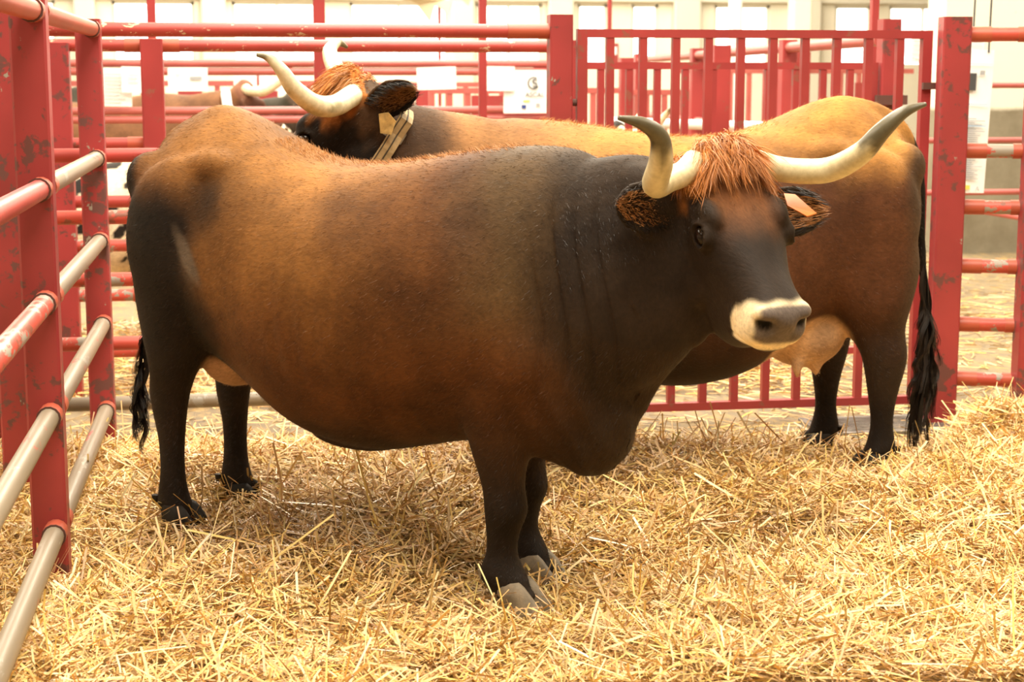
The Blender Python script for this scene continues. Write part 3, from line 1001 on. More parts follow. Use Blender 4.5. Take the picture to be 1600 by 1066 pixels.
    # horns
    for s in (-1, 1):
        hn = np.array(cfg['horns'][0 if s < 0 else 1], float)
        pts = catmull(hn[:, :4], 7)
        if not cfg.get('horns_local'):
            pts[:, :3] = H(pts[:, :3])
        k = 18
        mb = MB().tube([tuple(p) for p in pts[:, :3]], [r for r in pts[:, 3]], k)
        o = mb.build('horn', M['horn'], root, smooth=True)
        t = np.repeat(np.linspace(0, 1, len(pts)), k)
        Vh = verts_of(o.data)
        rng = np.random.default_rng(3)
        jag = .03 * np.sin(Vh[:, 2] * 60 + Vh[:, 1] * 50) + .03 * np.sin(Vh[:, 0] * 130 + Vh[:, 1] * 80)
        pale, dark = np.array(cfg['horn_pale']), np.array(cfg['horn_dark'])
        f = sst(cfg['horn_t'] - .05, cfg['horn_t'] + .07, t + jag)[:, None]
        hc = pale * (1 - f) + dark * f
        if cfg.get('horn_moss'):
            ms = sst(.9, 1.5, np.sin(Vh[:, 0] * 40 + 2 * np.sin(Vh[:, 2] * 55)) + np.sin(Vh[:, 2] * 60 + Vh[:, 1] * 45) - 18 * (Vh[:, 2] - 1.50)) * sst(.22, .34, t) * (1 - sst(.62, .75, t))
            hc = mixv(hc, np.array((.16, .14, .04)), ms * .55)
        put_color(o.data, hc)
    # coat hairs
    nh = cfg.get('hairs', 0)
    if nh:
        rng = np.random.default_rng(21)
        idx = rng.choice(len(V), nh)
        rt_, nn = V[idx] + rng.normal(size=(nh, 3)) * .003, Nn[idx]
        flow = np.stack([-.75 * np.ones(nh), np.zeros(nh), -.65 * np.ones(nh)], 1)
        hw_ = headw[idx][:, None]
        flow = flow * (1 - hw_) + hw_ * (R[:, 0] * .8)
        flow = flow - nn * (flow * nn).sum(1)[:, None]
        flow /= np.linalg.norm(flow, axis=1)[:, None] + 1e-6
        d = flow + nn * .28 + rng.normal(size=(nh, 3)) * .16
        cc = col[idx] * rng.uniform(.75, 1.45, (nh, 1))
        keep = ~((q[idx, 0] > .17) & (headw[idx] > .5))
        strands('coat_hair', rt_[keep] - nn[keep] * .002, d[keep], rng.uniform(.010, .018, nh)[keep], .0010, cc[keep], body, seg=1)
    # hair along the back line
    if cfg.get('ridge'):
        nr, rc = cfg['ridge']
        rng = np.random.default_rng(5)
        cand = np.where((Nn[:, 2] > .75) & (np.abs(V[:, 1]) < .07) & (V[:, 0] > -.2) & (V[:, 0] < .72) & (V[:, 2] > 1.2))[0]
        if len(cand):
            idx = rng.choice(cand, nr)
            d = Nn[idx] * .8 + np.array([-.6, 0, 0]) + rng.normal(size=(nr, 3)) * .35
            strands('back_fringe', V[idx], d, rng.uniform(.010, .026, nr), .0012, np.array(rc) * rng.uniform(.7, 1.3, (nr, 1)), body, seg=2, bend=np.tile((-.2, 0, -.15), (nr, 1)))
    # poll tuft
    if cfg.get('tuft'):
        nt_, tc_ = cfg['tuft']
        rng = np.random.default_rng(8)
        m = (headw > .4) & (q[:, 0] > -.09) & (q[:, 0] < .045) & (np.abs(q[:, 1]) < .15) & (q[:, 2] > -.05) & (Nn @ R[:, 2] > -.1)
        cand = np.where(m)[0]
        if len(cand):
            ncl = nt_ // 14
            cl = rng.choice(cand, ncl)
            di = (Nn[cl] * .75 + R[:, 0] * rng.uniform(.4, 1.3, (ncl, 1)) + R[:, 1] * rng.normal(0, .7, (ncl, 1)) + np.array([0, 0, .15]))
            di /= np.linalg.norm(di, axis=1)[:, None]
            ln = rng.uniform(.035, .075, ncl)
            bd = R[:, 0] * rng.uniform(.2, .6, (ncl, 1)) + np.array([0, 0, -.55]) + R[:, 1] * rng.normal(0, .2, (ncl, 1))
            rp = np.repeat(V[cl], 14, 0) + rng.normal(size=(ncl * 14, 3)) * .006
            dd = np.repeat(di, 14, 0) + rng.normal(size=(ncl * 14, 3)) * .10
            strands('forelock', rp, dd, np.repeat(ln, 14) * rng.uniform(.8, 1.15, ncl * 14), .0022,
                    np.array(tc_) * np.repeat(rng.uniform(.7, 1.35, (ncl, 1)), 14, 0), body, bend=np.repeat(bd, 14, 0), seg=4)
    # ear hair
    if cfg.get('ear_hair'):
        rng = np.random.default_rng(9)
        for s in (-1, 1):
            eb, et, en = [np.array(a_, float) for a_ in cfg['ears'][0 if s < 0 else 1]]
            n_ = cfg['ear_hair']
            ax = et - eb; L = np.linalg.norm(ax); axu = ax / L
            en = en - axu * (en @ axu); en /= np.linalg.norm(en); wv = np.cross(en, axu)
            t = rng.uniform(.05, .95, n_); u = rng.uniform(-1, 1, n_)
            w = np.interp(t, [0, .2, .5, .8, 1], [.034, .046, .058, .045, .012]) * cfg.get('ear_w', 1.0)
            rp = eb + np.outer(t * L, axu) + np.outer(u * w, wv) + np.outer(-np.cos(u * 1.25) * w * .55 * (1 - .35 * t), en)
            dd = np.outer(np.full(n_, .7), axu) - np.outer(u * .35, wv) + np.outer(np.full(n_, .55), en) + rng.normal(size=(n_, 3)) * .14
            edge = (np.abs(u) > .72)[:, None]
            colr = np.where(edge, np.array(cfg['ear_edge']), np.array(cfg['ear_in'])) * rng.uniform(.6, 1.4, (n_, 1))
            strands('ear_hair', H(rp), (R @ dd.T).T, rng.uniform(.018, .036, n_) * np.where(edge[:, 0], cfg.get('ear_fringe', 1.0), 1.0), .0018, colr, body, seg=2)
    # tail switch
    if cfg.get('switch'):
        rng = np.random.default_rng(13)
        path = np.array(cfg['switch'], float)       # x y z radius
        ncl, per = cfg.get('switch_n', (70, 16))
        mb_v, mb_c = [], []
        P = catmull(path, 6)
        seg = len(P) - 1
        n = ncl * per
        start = np.repeat(rng.integers(0, int(seg * .50), ncl), per)
        span = np.repeat(rng.uniform(.25, .52, ncl), per) * seg
        offa = np.repeat(rng.uniform(0, 2 * np.pi, ncl), per); offr = np.repeat(np.sqrt(rng.uniform(0, 1, ncl)), per)
        ja = rng.normal(0, .0035, (n, 3))
        ph = np.repeat(rng.uniform(0, 6.28, ncl), per); wav = np.repeat(rng.uniform(.2, 1.0, ncl), per)
        ns = 12
        Vt = []
        for k in range(ns + 1):
            t = k / ns
            f = np.clip(start + span * t, 0, seg - 1e-3)
            i0 = f.astype(int); fr = (f - i0)[:, None]
            c = P[i0] * (1 - fr) + P[i0 + 1] * fr
            r = c[:, 3]
            spread = (.35 + .65 * t)
            ctr = c[:, :3] + np.stack([np.cos(offa), np.sin(offa), np.zeros(n)], 1) * (r * offr * spread)[:, None]
            ctr[:, 0] += np.sin(ph + t * 10) * .026 * wav * t
            ctr[:, 1] += np.cos(ph * 1.3 + t * 8) * .012 * wav * t
            ctr += ja * (.4 + t)
            wd = .0024 * (1 - .75 * t)
            a_ = offa + ph
            sd = np.stack([np.cos(a_), np.sin(a_), np.zeros(n)], 1) * wd
            Vt += [ctr - sd, ctr + sd]
        K = len(Vt)
        VV = np.stack(Vt, 1).reshape(-1, 3)
        base = np.arange(n)[:, None] * K
        F = np.concatenate([base + np.array([2 * k, 2 * k + 1, 2 * k + 3, 2 * k + 2]) for k in range(ns)])
        me2 = bpy.data.meshes.new('tail_switch')
        me2.vertices.add(len(VV)); me2.vertices.foreach_set('co', VV.astype(np.float32).ravel())
        me2.loops.add(F.size); me2.loops.foreach_set('vertex_index', F.astype(np.int32).ravel())
        me2.polygons.add(len(F)); me2.polygons.foreach_set('loop_start', np.arange(0, F.size, 4, dtype=np.int32))
        me2.update(calc_edges=True)
        cc = np.array(cfg['switch_col']) * np.repeat(rng.uniform(.5, 1.8, (n, 1)), K, 0)
        put_color(me2, cc)
        me2.materials.append(M['hair'])
        o = bpy.data.objects.new('tail_switch', me2); COL.objects.link(o); o.parent = body
    root['_'] = 0
    del root['_']
    return root, H, R, V, q, Nn

BLACK = np.array((.011, .0075, .0055)); DARK = np.array((.029, .0175, .0105)); BROWN = np.array((.092, .034, .010)); GOLD = np.array((.25, .112, .030))
ORANGE = np.array((.46, .165, .035)); CREAMC = np.array((.80, .68, .47)); PAD = np.array((.13, .105, .095))

def mixv(a, b, f):
    return a * (1 - f[:, None]) + b * f[:, None]

def head_colors(c, q, hw, face, poll, forehead, muzzle=CREAMC):
    x, y, z = q[:, 0], q[:, 1], q[:, 2]
    wob = .012 * np.sin(y * 90) + .010 * np.sin(x * 75 + z * 60) + .008 * np.sin(z * 130)
    h = np.where(hw > .5, 1.0, 0)
    c = mixv(c, face, h * sst(-.02, .05, x + wob))
    fo = h * (1 - sst(.08, .30, x + wob * .5)) * (1 - sst(.05, .115, np.abs(y))) * sst(-.08, -.03, z)
    c = mixv(c, forehead, fo * .9)
    po = h * (1 - sst(.03, .13, x + wob * 2)) * sst(-.11, -.06, z + wob) * (1 - sst(.125, .16, np.abs(y)))
    c = mixv(c, poll, po)
    # pale muzzle ring, dark nose pad
    e = np.sqrt(((x - .53) / .135) ** 2 + ((z + .128) / .135) ** 2 + (y / .30) ** 2)
    mz = h * (1 - sst(.86, 1.0, e + wob * 1.5)) * sst(-.012, .0, z + .147 + (.52 - x) * .5)
    c = mixv(c, muzzle, mz)
    pad = h * sst(.478, .495, x + .10 * (z + .06)) * sst(-.125, -.105, z) * (1 - sst(.070, .082, np.abs(y)))
    c = mixv(c, PAD, pad)
    for s in (-1, 1):
        d = ((x - .490) / .034) ** 2 + ((y - s * .054) / .024) ** 2 + ((z + .064) / .019) ** 2
        c = mixv(c, BLACK * .5, h * (1 - sst(.5, 1.3, d)))
    return c

TRUNK1 = [(-.80, 1.22, 1.00, .05, 1.10, 2, 2), (-.775, 1.28, .92, .14, 1.06, 1.8, 2), (-.72, 1.36, .80, .225, 1.02, 1.60, 2), (-.62, 1.43, .72, .28, 1.0, 1.5, 2.1),
          (-.50, 1.475, .66, .295, 1.0, 1.5, 2.1), (-.36, 1.445, .59, .30, .98, 1.75, 2.1), (-.22, 1.375, .51, .32, .95, 2.05, 2.1), (-.08, 1.32, .44, .35, .88, 2.15, 2.1),
          (.08, 1.297, .405, .37, .85, 2.2, 2.1), (.24, 1.302, .405, .375, .85, 2.15, 2.1), (.40, 1.323, .44, .365, .86, 2.05, 2.1), (.56, 1.348, .475, .335, .88, 1.95, 2.1),
          (.72, 1.365, .475, .305, .90, 1.9, 2.1), (.86, 1.365, .44, .27, .88, 1.9, 2.0), (.96, 1.33, .435, .215, .84, 2, 1.9), (1.03, 1.20, .50, .15, .80, 2, 1.8), (1.07, 1.0, .60, .09, .78, 2, 1.8)]

def creases1(V, q):
    x, y, z = V[:, 0], V[:, 1], V[:, 2]
    m = sst(.84, .95, x) * (1 - sst(1.12, 1.2, x)) * sst(.6, .8, z) * (1 - sst(1.15, 1.28, z)) * (y < .05) * (np.linalg.norm(q - np.array((.2, 0, -.1)), axis=1) > .33)
    ph = 2 * np.pi * (x + .06 * np.sin(z * 6) - .10 * (z - .9)) / .058
    V = V.copy()
    V[:, 1] += m * .011 * np.maximum(0, np.sin(ph)) ** 2
    # folds of the brisket skin
    m2 = sst(.85, .95, x) * (1 - sst(.62, .78, z)) * (z > .38)
    V[:, 1] += m2 * .006 * np.sin(2 * np.pi * (x + .3 * z) / .07) * np.sign(y)
    # shoulder blade edge and ribs
    m3 = sst(-.05, .1, x) * (1 - sst(.42, .5, x)) * sst(.6, .75, z) * (1 - sst(1.0, 1.2, z))
    V[:, 1] += m3 * .0022 * np.sin(2 * np.pi * (x + .12 * z) / .085) * np.sign(y)
    return V

def color1(V, q, hw, N, R):
    x, y, z = V[:, 0], V[:, 1], V[:, 2]
    wob = .05 * np.sin(x * 9 + z * 5) + .04 * np.sin(z * 13 - x * 4) + .02 * np.sin(x * 31 + z * 17)
    c = np.tile(BROWN, (len(V), 1))
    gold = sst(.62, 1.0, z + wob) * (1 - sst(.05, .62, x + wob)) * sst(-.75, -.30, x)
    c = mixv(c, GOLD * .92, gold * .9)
    top = sst(1.18, 1.36, z) * (1 - sst(.25, .55, x))  # golden loin tone, with the overhead light on the topline painted in
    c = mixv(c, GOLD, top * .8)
    grey = sst(.45, .85, x + wob) * sst(.75, 1.0, z)
    c = mixv(c, np.array((.085, .050, .022)), grey)
    c = mixv(c, DARK, sst(.80, 1.05, x + wob * .6))
    thigh = (1 - sst(-.38, -.16, x + wob * .7)) * (1 - sst(1.12, 1.28, z + wob * .6))
    c = mixv(c, BLACK * 1.25, thigh)
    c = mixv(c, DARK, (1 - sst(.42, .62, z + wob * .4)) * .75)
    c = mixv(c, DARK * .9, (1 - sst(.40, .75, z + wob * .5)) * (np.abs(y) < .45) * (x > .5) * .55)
    legs = 1 - sst(.30, .48, z + wob * .3)
    c = mixv(c, BLACK * 1.4, legs)
    # pale hairless patch on the thigh
    d = np.sqrt(((x + .37 - .45 * (.98 - z)) / .042) ** 2 + ((z - .98) / .10) ** 2) + .25 * np.sin(x * 60 + z * 45)
    c = mixv(c, np.array((.105, .080, .058)), (1 - sst(.4, 1.2, d)) * (y < 0))
    # udder and inner thigh
    u = np.sqrt(((x + .42) / .15) ** 2 + ((y - .02) / .20) ** 2 + ((z - .58) / .13) ** 2)
    c = mixv(c, np.array((.42, .26, .16)), 1 - sst(.75, 1.05, u))
    c = mixv(c, BLACK, (1 - sst(-.72, -.66, x + wob * .2)) * (1 - sst(1.28, 1.35, z)))
    c = head_colors(c, q, hw, np.array((.026, .017, .012)), ORANGE, np.array((.22, .085, .03)))
    return c

HORN = [(.005, .085, -.005, .042), (.035, .14, 0, .037), (.07, .204, .026, .0365), (.11, .268, .064, .036), (.15, .294, .19, .032), (.148, .323, .285, .026), (.136, .375, .335, .018), (.122, .443, .35, .006)]
mir = lambda L: [(p[0], -p[1], *p[2:]) for p in L]
HL = [(.0, .085, .005, .042), (.035, .139, .015, .036), (.071, .205, .037, .0355), (.099, .267, .072, .035), (.135, .297, .167, .031), (.13, .328, .244, .025), (.111, .381, .292, .017), (.098, .449, .307, .006)]
HR = mir([(.0, .085, .005, .042), (.039, .139, .011, .036), (.076, .204, .033, .0355), (.115, .266, .058, .036), (.136, .296, .166, .032), (.13, .326, .245, .025), (.12, .38, .284, .017), (.109, .448, .296, .006)])

CFG1 = dict(
    sculpt=(creases1,),
    voxel=.0085, smooth=5, trunk=TRUNK1,
    hind=((0, -.17, .05), (-.045, .175, .05)), fore=((.0, -.15, .02), (-.11, .12, .02)),
    neck=[(.62, 0, .93, .26, .40), (.82, .0, .95, .25, .39), (.99, .01, 1.01, .20, .35), (1.12, .045, 1.085, .14, .29), (1.22, .085, 1.14, .10, .23), (1.28, .11, 1.18, .085, .17)],
    blobs=[((.95, 0, .60), (.15, .13, .19)), ((-.45, .0, .63), (.12, .13, .10)),
           ((1.06, .05, .80), (.10, .07, .22)), ((1.22, .075, .95), (.10, .05, .15)), ((1.12, .05, .88), (.10, .055, .2)), ((1.06, .02, 1.22), (.20, .10, .12)), ((1.18, .06, 1.24), (.12, .09, .09)), ((.06, 0, .425), (.20, .06, .05))],
    tail=[(-.50, 0, 1.43, .040), (-.63, 0, 1.395, .036), (-.745, 0, 1.33, .033), (-.82, 0, 1.18, .028), (-.85, 0, .95, .022), (-.86, -.01, .70, .018), (-.865, -.03, .60, .012)],
    head_pos=(1.301, .124, 1.321), head_x=(.617, -.391, -.683), head_z=(.567, -.381, .731), head_scale=1.02, ear_w=1.25,
    ears=(((.10, -.125, -.075), (.085, -.33, -.045), (.60, -.30, .70)), ((.10, .125, -.085), (.085, .34, -.115), (.6, .15, .75))),
    horns=(HR, HL), horn_pale=(.70, .60, .38), horn_dark=(.115, .095, .055), horn_t=.60,
    hoof=('hoof_dark', 'hoof_dark', 'hoof', 'hoof'), hoof_yaw=(0, .15, .1, 0),
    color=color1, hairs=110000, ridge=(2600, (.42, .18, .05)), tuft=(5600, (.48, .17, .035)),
    ear_hair=900, ear_edge=(.02, .014, .011), ear_in=(.46, .21, .07),
    switch=[(-.855, -.02, .72, .015), (-.85, -.06, .60, .028), (-.84, -.09, .48, .035), (-.825, -.10, .36, .030), (-.81, -.11, .26, .020)], switch_n=(34, 14), switch_col=(.014, .010, .008))
c1root, H1, R1, V1, q1, N1 = build_cow('cow', 'dark brown horned cow with white muzzle standing in front, head turned to camera',
                                       (.2765, 5.286), math.radians(-44), CFG1)
# orange ear tag in the ear on the right of the picture
def plate(name, H, P, mat, par, th=.004):
    P = np.array(P, float)
    nrm = np.cross(P[1] - P[0], P[2] - P[0]); nrm /= np.linalg.norm(nrm)
    Q = np.concatenate([P, P + nrm * th])
    n = len(P)
    return MB().add(H(Q), [tuple(range(n)), tuple(range(2 * n - 1, n - 1, -1))] + [(i, (i + 1) % n, n + (i + 1) % n, n + i) for i in range(n)]).build(name, M[mat], par)
plate('ear_tag', H1, [(.060, .190, -.060), (.075, .215, -.050), (.165, .235, -.030), (.170, .205, -.035), (.11, .178, -.055)], 'tag', c1root)

# second cow: the same breed, standing behind and facing left
TRUNK2 = [(a, zt + dz, zb, hw * .97, zw, p, r) for (a, zt, zb, hw, zw, p, r), dz in
          zip(TRUNK1, [0, 0, .01, .02, .02, .02, .03, .04, .045, .045, .045, .045, .045, .05, .05, .05, .05])]
def color2(V, q, hw, N, R):
    x, y, z = V[:, 0], V[:, 1], V[:, 2]
    wob = .05 * np.sin(x * 9 + z * 5) + .04 * np.sin(z * 13 - x * 4) + .02 * np.sin(x * 31 + z * 17)
    c = np.tile(np.array((.085, .034, .016)), (len(V), 1))
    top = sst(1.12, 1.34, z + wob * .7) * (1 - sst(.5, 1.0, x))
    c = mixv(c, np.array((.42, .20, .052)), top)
    mid = sst(.98, 1.22, z + wob) * sst(.3, .8, x) * (1 - sst(1.05, 1.25, x))
    c = mixv(c, np.array((.30, .15, .06)), mid * .8)
    c = mixv(c, np.array((.07, .038, .02)), sst(1.0, 1.15, x + wob * .4))
    c = mixv(c, np.array((.06, .035, .02)), (1 - sst(-.72, -.60, x + wob * .3)) * (1 - sst(1.25, 1.38, z)))
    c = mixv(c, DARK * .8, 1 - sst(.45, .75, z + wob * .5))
    c = mixv(c, BLACK * 1.2, 1 - sst(.28, .42, z + wob * .3))
    u = np.sqrt(((x + .30) / .22) ** 2 + ((y - .05) / .24) ** 2 + ((z - .55) / .16) ** 2)
    c = mixv(c, np.array((.62, .40, .24)), 1 - sst(.85, 1.05, u))
    c = mixv(c, BLACK, (x < -.80).astype(float) * (1 - sst(1.32, 1.40, z)))
    c = head_colors(c, q, hw, BLACK * 1.1, ORANGE * .9, ORANGE * .6)
    return c
a2 = math.radians(188)
O2 = (1.566 - .2 * math.cos(a2), 6.061 - .2 * math.sin(a2))
W2 = lambda p: tuple(np.array([(p[0] - O2[0]) * math.cos(a2) + (p[1] - O2[1]) * math.sin(a2), -(p[0] - O2[0]) * math.sin(a2) + (p[1] - O2[1]) * math.cos(a2), p[2]]))
H2L = [(1.42, .07, 1.50, .040), (1.45, .14, 1.49, .037), (1.52, .24, 1.465, .036), (1.60, .33, 1.47, .034), (1.675, .38, 1.52, .029), (1.72, .40, 1.58, .022), (1.76, .40, 1.62, .014), (1.80, .40, 1.63, .006)]
H2R = [(1.41, -.07, 1.52, .040), (1.41, -.14, 1.54, .036), (1.41, -.24, 1.57, .034), (1.41, -.34, 1.61, .032), (1.41, -.40, 1.65, .028), (1.39, -.44, 1.675, .022), (1.36, -.46, 1.685, .014), (1.33, -.47, 1.67, .006)]
CFG2 = dict(
    voxel=.0095, smooth=5, trunk=TRUNK2, hind_r=1.22,
    hind=((.03, -.20, .04), (.0, .20, .04)), fore=((-.05, -.15, .02), (.12, .18, .02)),
    neck=[(.62, 0, .96, .25, .40), (.85, 0, 1.00, .24, .385), (1.05, 0, 1.11, .20, .345), (1.20, 0, 1.20, .165, .285), (1.32, 0, 1.285, .135, .22), (1.40, -.01, 1.34, .11, .15)],
    blobs=[((.95, 0, .62), (.15, .13, .19)), ((-.34, .03, .58), (.17, .16, .13)), ((-.27, .13, .47), (.026, .026, .055)), ((-.36, .11, .47), (.026, .026, .055))],
    tail=[(-.50, 0, 1.455, .042), (-.64, 0, 1.43, .038), (-.755, .0, 1.36, .036), (-.835, .0, 1.20, .030), (-.855, .0, 1.0, .026), (-.865, .01, .80, .022), (-.87, .02, .70, .014)],
    head_pos=(1.425, 0.0, 1.525), head_x=(.66, -.46, -.60), head_z=(.58, -.16, .77), head_scale=1.0, ear_w=1.15, ear_trunk=((1.385, .115, 1.43), (1.235, .215, 1.525), (-.15, .95, -.15)),
    ears=(((.08, -.125, -.095), (-.02, -.27, -.20), (.4, -.5, .7)), ((.07, .125, -.09), (-.105, .20, -.10), (.1, .95, .1))),
    horns=(H2R, H2L), horns_local=True, horn_moss=True, horn_pale=(.74, .66, .46), horn_dark=(.20, .17, .10), horn_t=.80,
    hoof=('hoof_dark', 'hoof_dark', 'hoof_dark', 'hoof_dark'),
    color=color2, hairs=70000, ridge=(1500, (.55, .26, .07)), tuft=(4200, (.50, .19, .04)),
    ear_hair=1700, ear_fringe=1.9, ear_edge=(.010, .008, .007), ear_in=(.42, .21, .075),
    switch=[(-.868, .01, .86, .018), (-.875, .03, .66, .034), (-.88, .04, .50, .052), (-.87, .05, .36, .060), (-.85, .05, .20, .060), (-.85, .06, .05, .035)], switch_n=(90, 14), switch_col=(.022, .014, .009))
c2root, H2, R2, V2, q2, N2 = build_cow('cow', 'tawny-backed horned cow standing behind, collar on its neck, facing left', O2, a2, CFG2)
plate('ear_tag', lambda p: p, [(1.355, .175, 1.435), (1.325, .19, 1.44), (1.30, .195, 1.41), (1.315, .19, 1.365), (1.35, .175, 1.37)], 'tag_old', c2root)

# leather collar round the second cow's neck
def collar(par):
    c0 = np.array((1.375, 0, 1.235)); ax = np.array((.83, 0, .55)); ax /= np.linalg.norm(ax)
    up = np.array((0, 0, 1.)) - ax * ax[2]; up /= np.linalg.norm(up); sd = np.cross(up, ax)
    e = tag(empty('collar', (0, 0, 0)), 'tan leather neck collar on the cow behind', 'collar')
    def band(name, mat, w0, w1, lift):
        n = 48; P, F = [], []
        for k in range(n):
            a = 2 * math.pi * k / n
            # fit the band to the real neck surface
            dirv = sd * math.cos(a) + up * math.sin(a)
            rel_ = V2 - c0
            al = rel_ @ ax
            ring = np.abs(al) < .035
            rr = rel_[ring]
            pr = rr @ dirv; off = np.linalg.norm(rr - np.outer(pr, dirv) - np.outer(rr @ ax, ax), axis=1)
            mk = (pr > 0) & (off < .03) & (pr < .26)
            r = (pr[mk].max() if mk.any() else .2) + lift
            for (w, dr) in ((w0, 0), (w1, 0), (w1, -.006), (w0, -.006)):
                P.append(c0 + dirv * (r + dr) + ax * w)
        for k in range(n):
            b0, b1 = 4 * k, 4 * ((k + 1) % n)
            for j in range(4):
                F.append((b0 + j, b1 + j, b1 + (j + 1) % 4, b0 + (j + 1) % 4))
        return MB().add(P, F).build(name, M[mat], e, smooth=False)
    band('strap', 'leather', -.026, .026, .012)
    band('stitch_line', 'stitch', -.006, -.001, .0135)
    band('stitch_line', 'stitch', .018, .022, .0135)
    # buckle on the near side
    best = V2[(np.abs((V2 - c0) @ ax) < .02) & (V2[:, 1] > .05) & (np.abs(V2[:, 2] - 1.36) < .015)]
    bc = (best.mean(0) if len(best) else np.array((1.2, .14, 1.36))) + np.array((0, .02, .005))
    t = np.cross(ax, (0, 1, 0)); t /= np.linalg.norm(t)
    mbk = MB()
    for s in (-1, 1):
        mbk.bar(bc + ax * .034 * s - t * .02, bc + ax * .034 * s + t * .02, .006, .006)
        mbk.bar(bc + t * .02 * s - ax * .034, bc + t * .02 * s + ax * .034, .006, .006)
    mbk.bar(bc - ax * .03, bc + ax * .03, .004, .004)
    mbk.build('buckle', M['steel'], e)
    e.location, e.rotation_euler = par.location, par.rotation_euler
    return e
collar(c2root)

# cattle in the pens behind
def flat_color(body, head, belly=None, patch=None):
    def fn(V, q, hw, N, R):
        c = np.tile(np.array(body, float), (len(V), 1))
        x, y, z = V[:, 0], V[:, 1], V[:, 2]
        if belly is not None:
            c = mixv(c, np.array(belly, float), 1 - sst(.55, .95, z + .05 * np.sin(x * 9)))
        if patch is not None:
            f = np.sin(x * 21 + 3 * np.sin(z * 17)) + np.sin(z * 25 + 2 * np.sin(x * 19)) + np.sin(y * 23 + x * 9)
            c = mixv(c, np.array(patch, float), sst(.55, .8, f))
            c = mixv(c, np.array(patch, float), 1 - sst(.40, .46, z))
        return head_colors(c, q, hw, np.array(head, float), np.array(head, float) * 1.6, np.array(head, float) * 1.3)
    return fn
def bg_cfg(colr, horn=True, **kw):
    d = dict(voxel=.02, smooth=3, trunk=TRUNK1, hind=((0, -.17, 0), (-.08, .17, 0)), fore=((0, -.15, 0), (.06, .15, 0)),
             neck=[(.62, 0, .96, .25, .38), (.85, 0, 1.0, .23, .36), (1.05, 0, 1.08, .19, .30), (1.20, 0, 1.16, .15, .24), (1.34, 0, 1.24, .12, .17)], blobs=[((.95, 0, .6), (.15, .13, .19))],
             tail=CFG1['tail'], head_pos=(1.40, 0, 1.40), head_x=(.75, 0, -.66), head_z=(.66, 0, .75), ears=(((.10, -.125, -.085), (.06, -.30, -.10), (.5, 0, .8)), ((.10, .125, -.085), (.06, .30, -.10), (.5, 0, .8))),
             horns=(mir(HORN), HORN), horn_pale=(.72, .60, .40), horn_dark=(.25, .2, .12), horn_t=.8, hoof=('hoof_dark',) * 4, color=colr)
    d.update(kw)
    return d
bgb = build_cow('cow', 'reddish brown cow with upturned pale horns in the pen far left', (-1.47, 14.0), math.radians(4),
                bg_cfg(flat_color((.16, .075, .035), (.09, .04, .025), (.07, .035, .02)), scale=1.05))
tag(MB().tube([(-.10, 13.80, 1.14), (-.12, 13.79, 1.24), (-.15, 13.82, 1.34), (-.16, 13.92, 1.42), (-.16, 14.0, 1.44)], [.035, .04, .04, .04, .035], 12).build('neck_band', M['paper'], smooth=True), 'broad white neck band on the far reddish brown cow', 'collar')
build_cow('cow', 'dark cow standing behind the far reddish brown one', (-.95, 15.1), math.radians(2),
          bg_cfg(flat_color((.040, .036, .026), (.05, .035, .025)), trunk=[(a, zt + .02, zb, hw, zw, p, r) for a, zt, zb, hw, zw, p, r in TRUNK1]))
build_cow('cow', 'white cow with black speckles and black lower legs behind the left rails', (-1.15, 10.2), math.radians(0),
          bg_cfg(flat_color((.70, .62, .48), (.05, .04, .04), None, (.018, .015, .014)), scale=.80))
build_cow('cow', 'black cow whose raised head and horn show beyond the tawny cow back', (1.30, 10.6), math.radians(4),
          bg_cfg(flat_color((.014, .012, .011), (.014, .012, .011)), scale=.80, head_pos=(1.36, 0, 1.53),
                 neck=[(.62, 0, .96, .25, .38), (.85, 0, 1.0, .23, .36), (1.05, 0, 1.14, .19, .30), (1.2, 0, 1.28, .15, .24), (1.31, 0, 1.42, .12, .17)]))
# ------------------------------------------------------------------ straw bedding
def straw_h(x, y):
    """depth of the bedding"""
    h = .046 + .024 * np.sin(x * 2.7 + 1.0) * np.cos(y * 2.3 + .4) + .014 * np.sin(x * 6.1 - y * 4.7) + .008 * np.sin(x * 13 + y * 11)
    for (cx_, cy_, r, a) in ((.15, 6.3, .45, .05), (.9, 6.35, .55, .06), (1.6, 6.25, .45, .045), (3.1, 6.35, .28, .12), (-.35, 6.25, .3, .05), (.4, 5.55, .5, .045), (1.6, 5.5, .5, .03), (2.9, 5.6, .6, .05)):
        h = h + a * np.exp(-((x - cx_) ** 2 + (y - cy_) ** 2) / r ** 2)
    for (cx_, cy_, r, a) in ((.72, 4.62, .26, .085), (.84, 4.86, .18, .05), (.05, 5.3, .35, .03), (1.75, 5.15, .28, .035)):
        h = h - a * np.exp(-((x - cx_) ** 2 + (y - cy_) ** 2) / r ** 2)
    edge = 1 - sst(6.62, 6.98, y + .10 * np.sin(x * 5.0) + .05 * np.sin(x * 13) + .42 * sst(1.0, 2.0, x) * (1 - sst(2.85, 3.05, x)))
    left = sst(-2.2, -.9, x + .0 * y) * .5 + .5
    return np.maximum(h, .012) * edge * left

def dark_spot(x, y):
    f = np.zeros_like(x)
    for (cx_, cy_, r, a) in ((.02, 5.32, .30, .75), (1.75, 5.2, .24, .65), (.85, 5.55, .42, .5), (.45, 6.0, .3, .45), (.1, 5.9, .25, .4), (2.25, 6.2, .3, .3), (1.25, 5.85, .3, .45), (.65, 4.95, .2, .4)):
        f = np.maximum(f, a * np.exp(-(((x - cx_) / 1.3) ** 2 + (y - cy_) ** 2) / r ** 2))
    return f

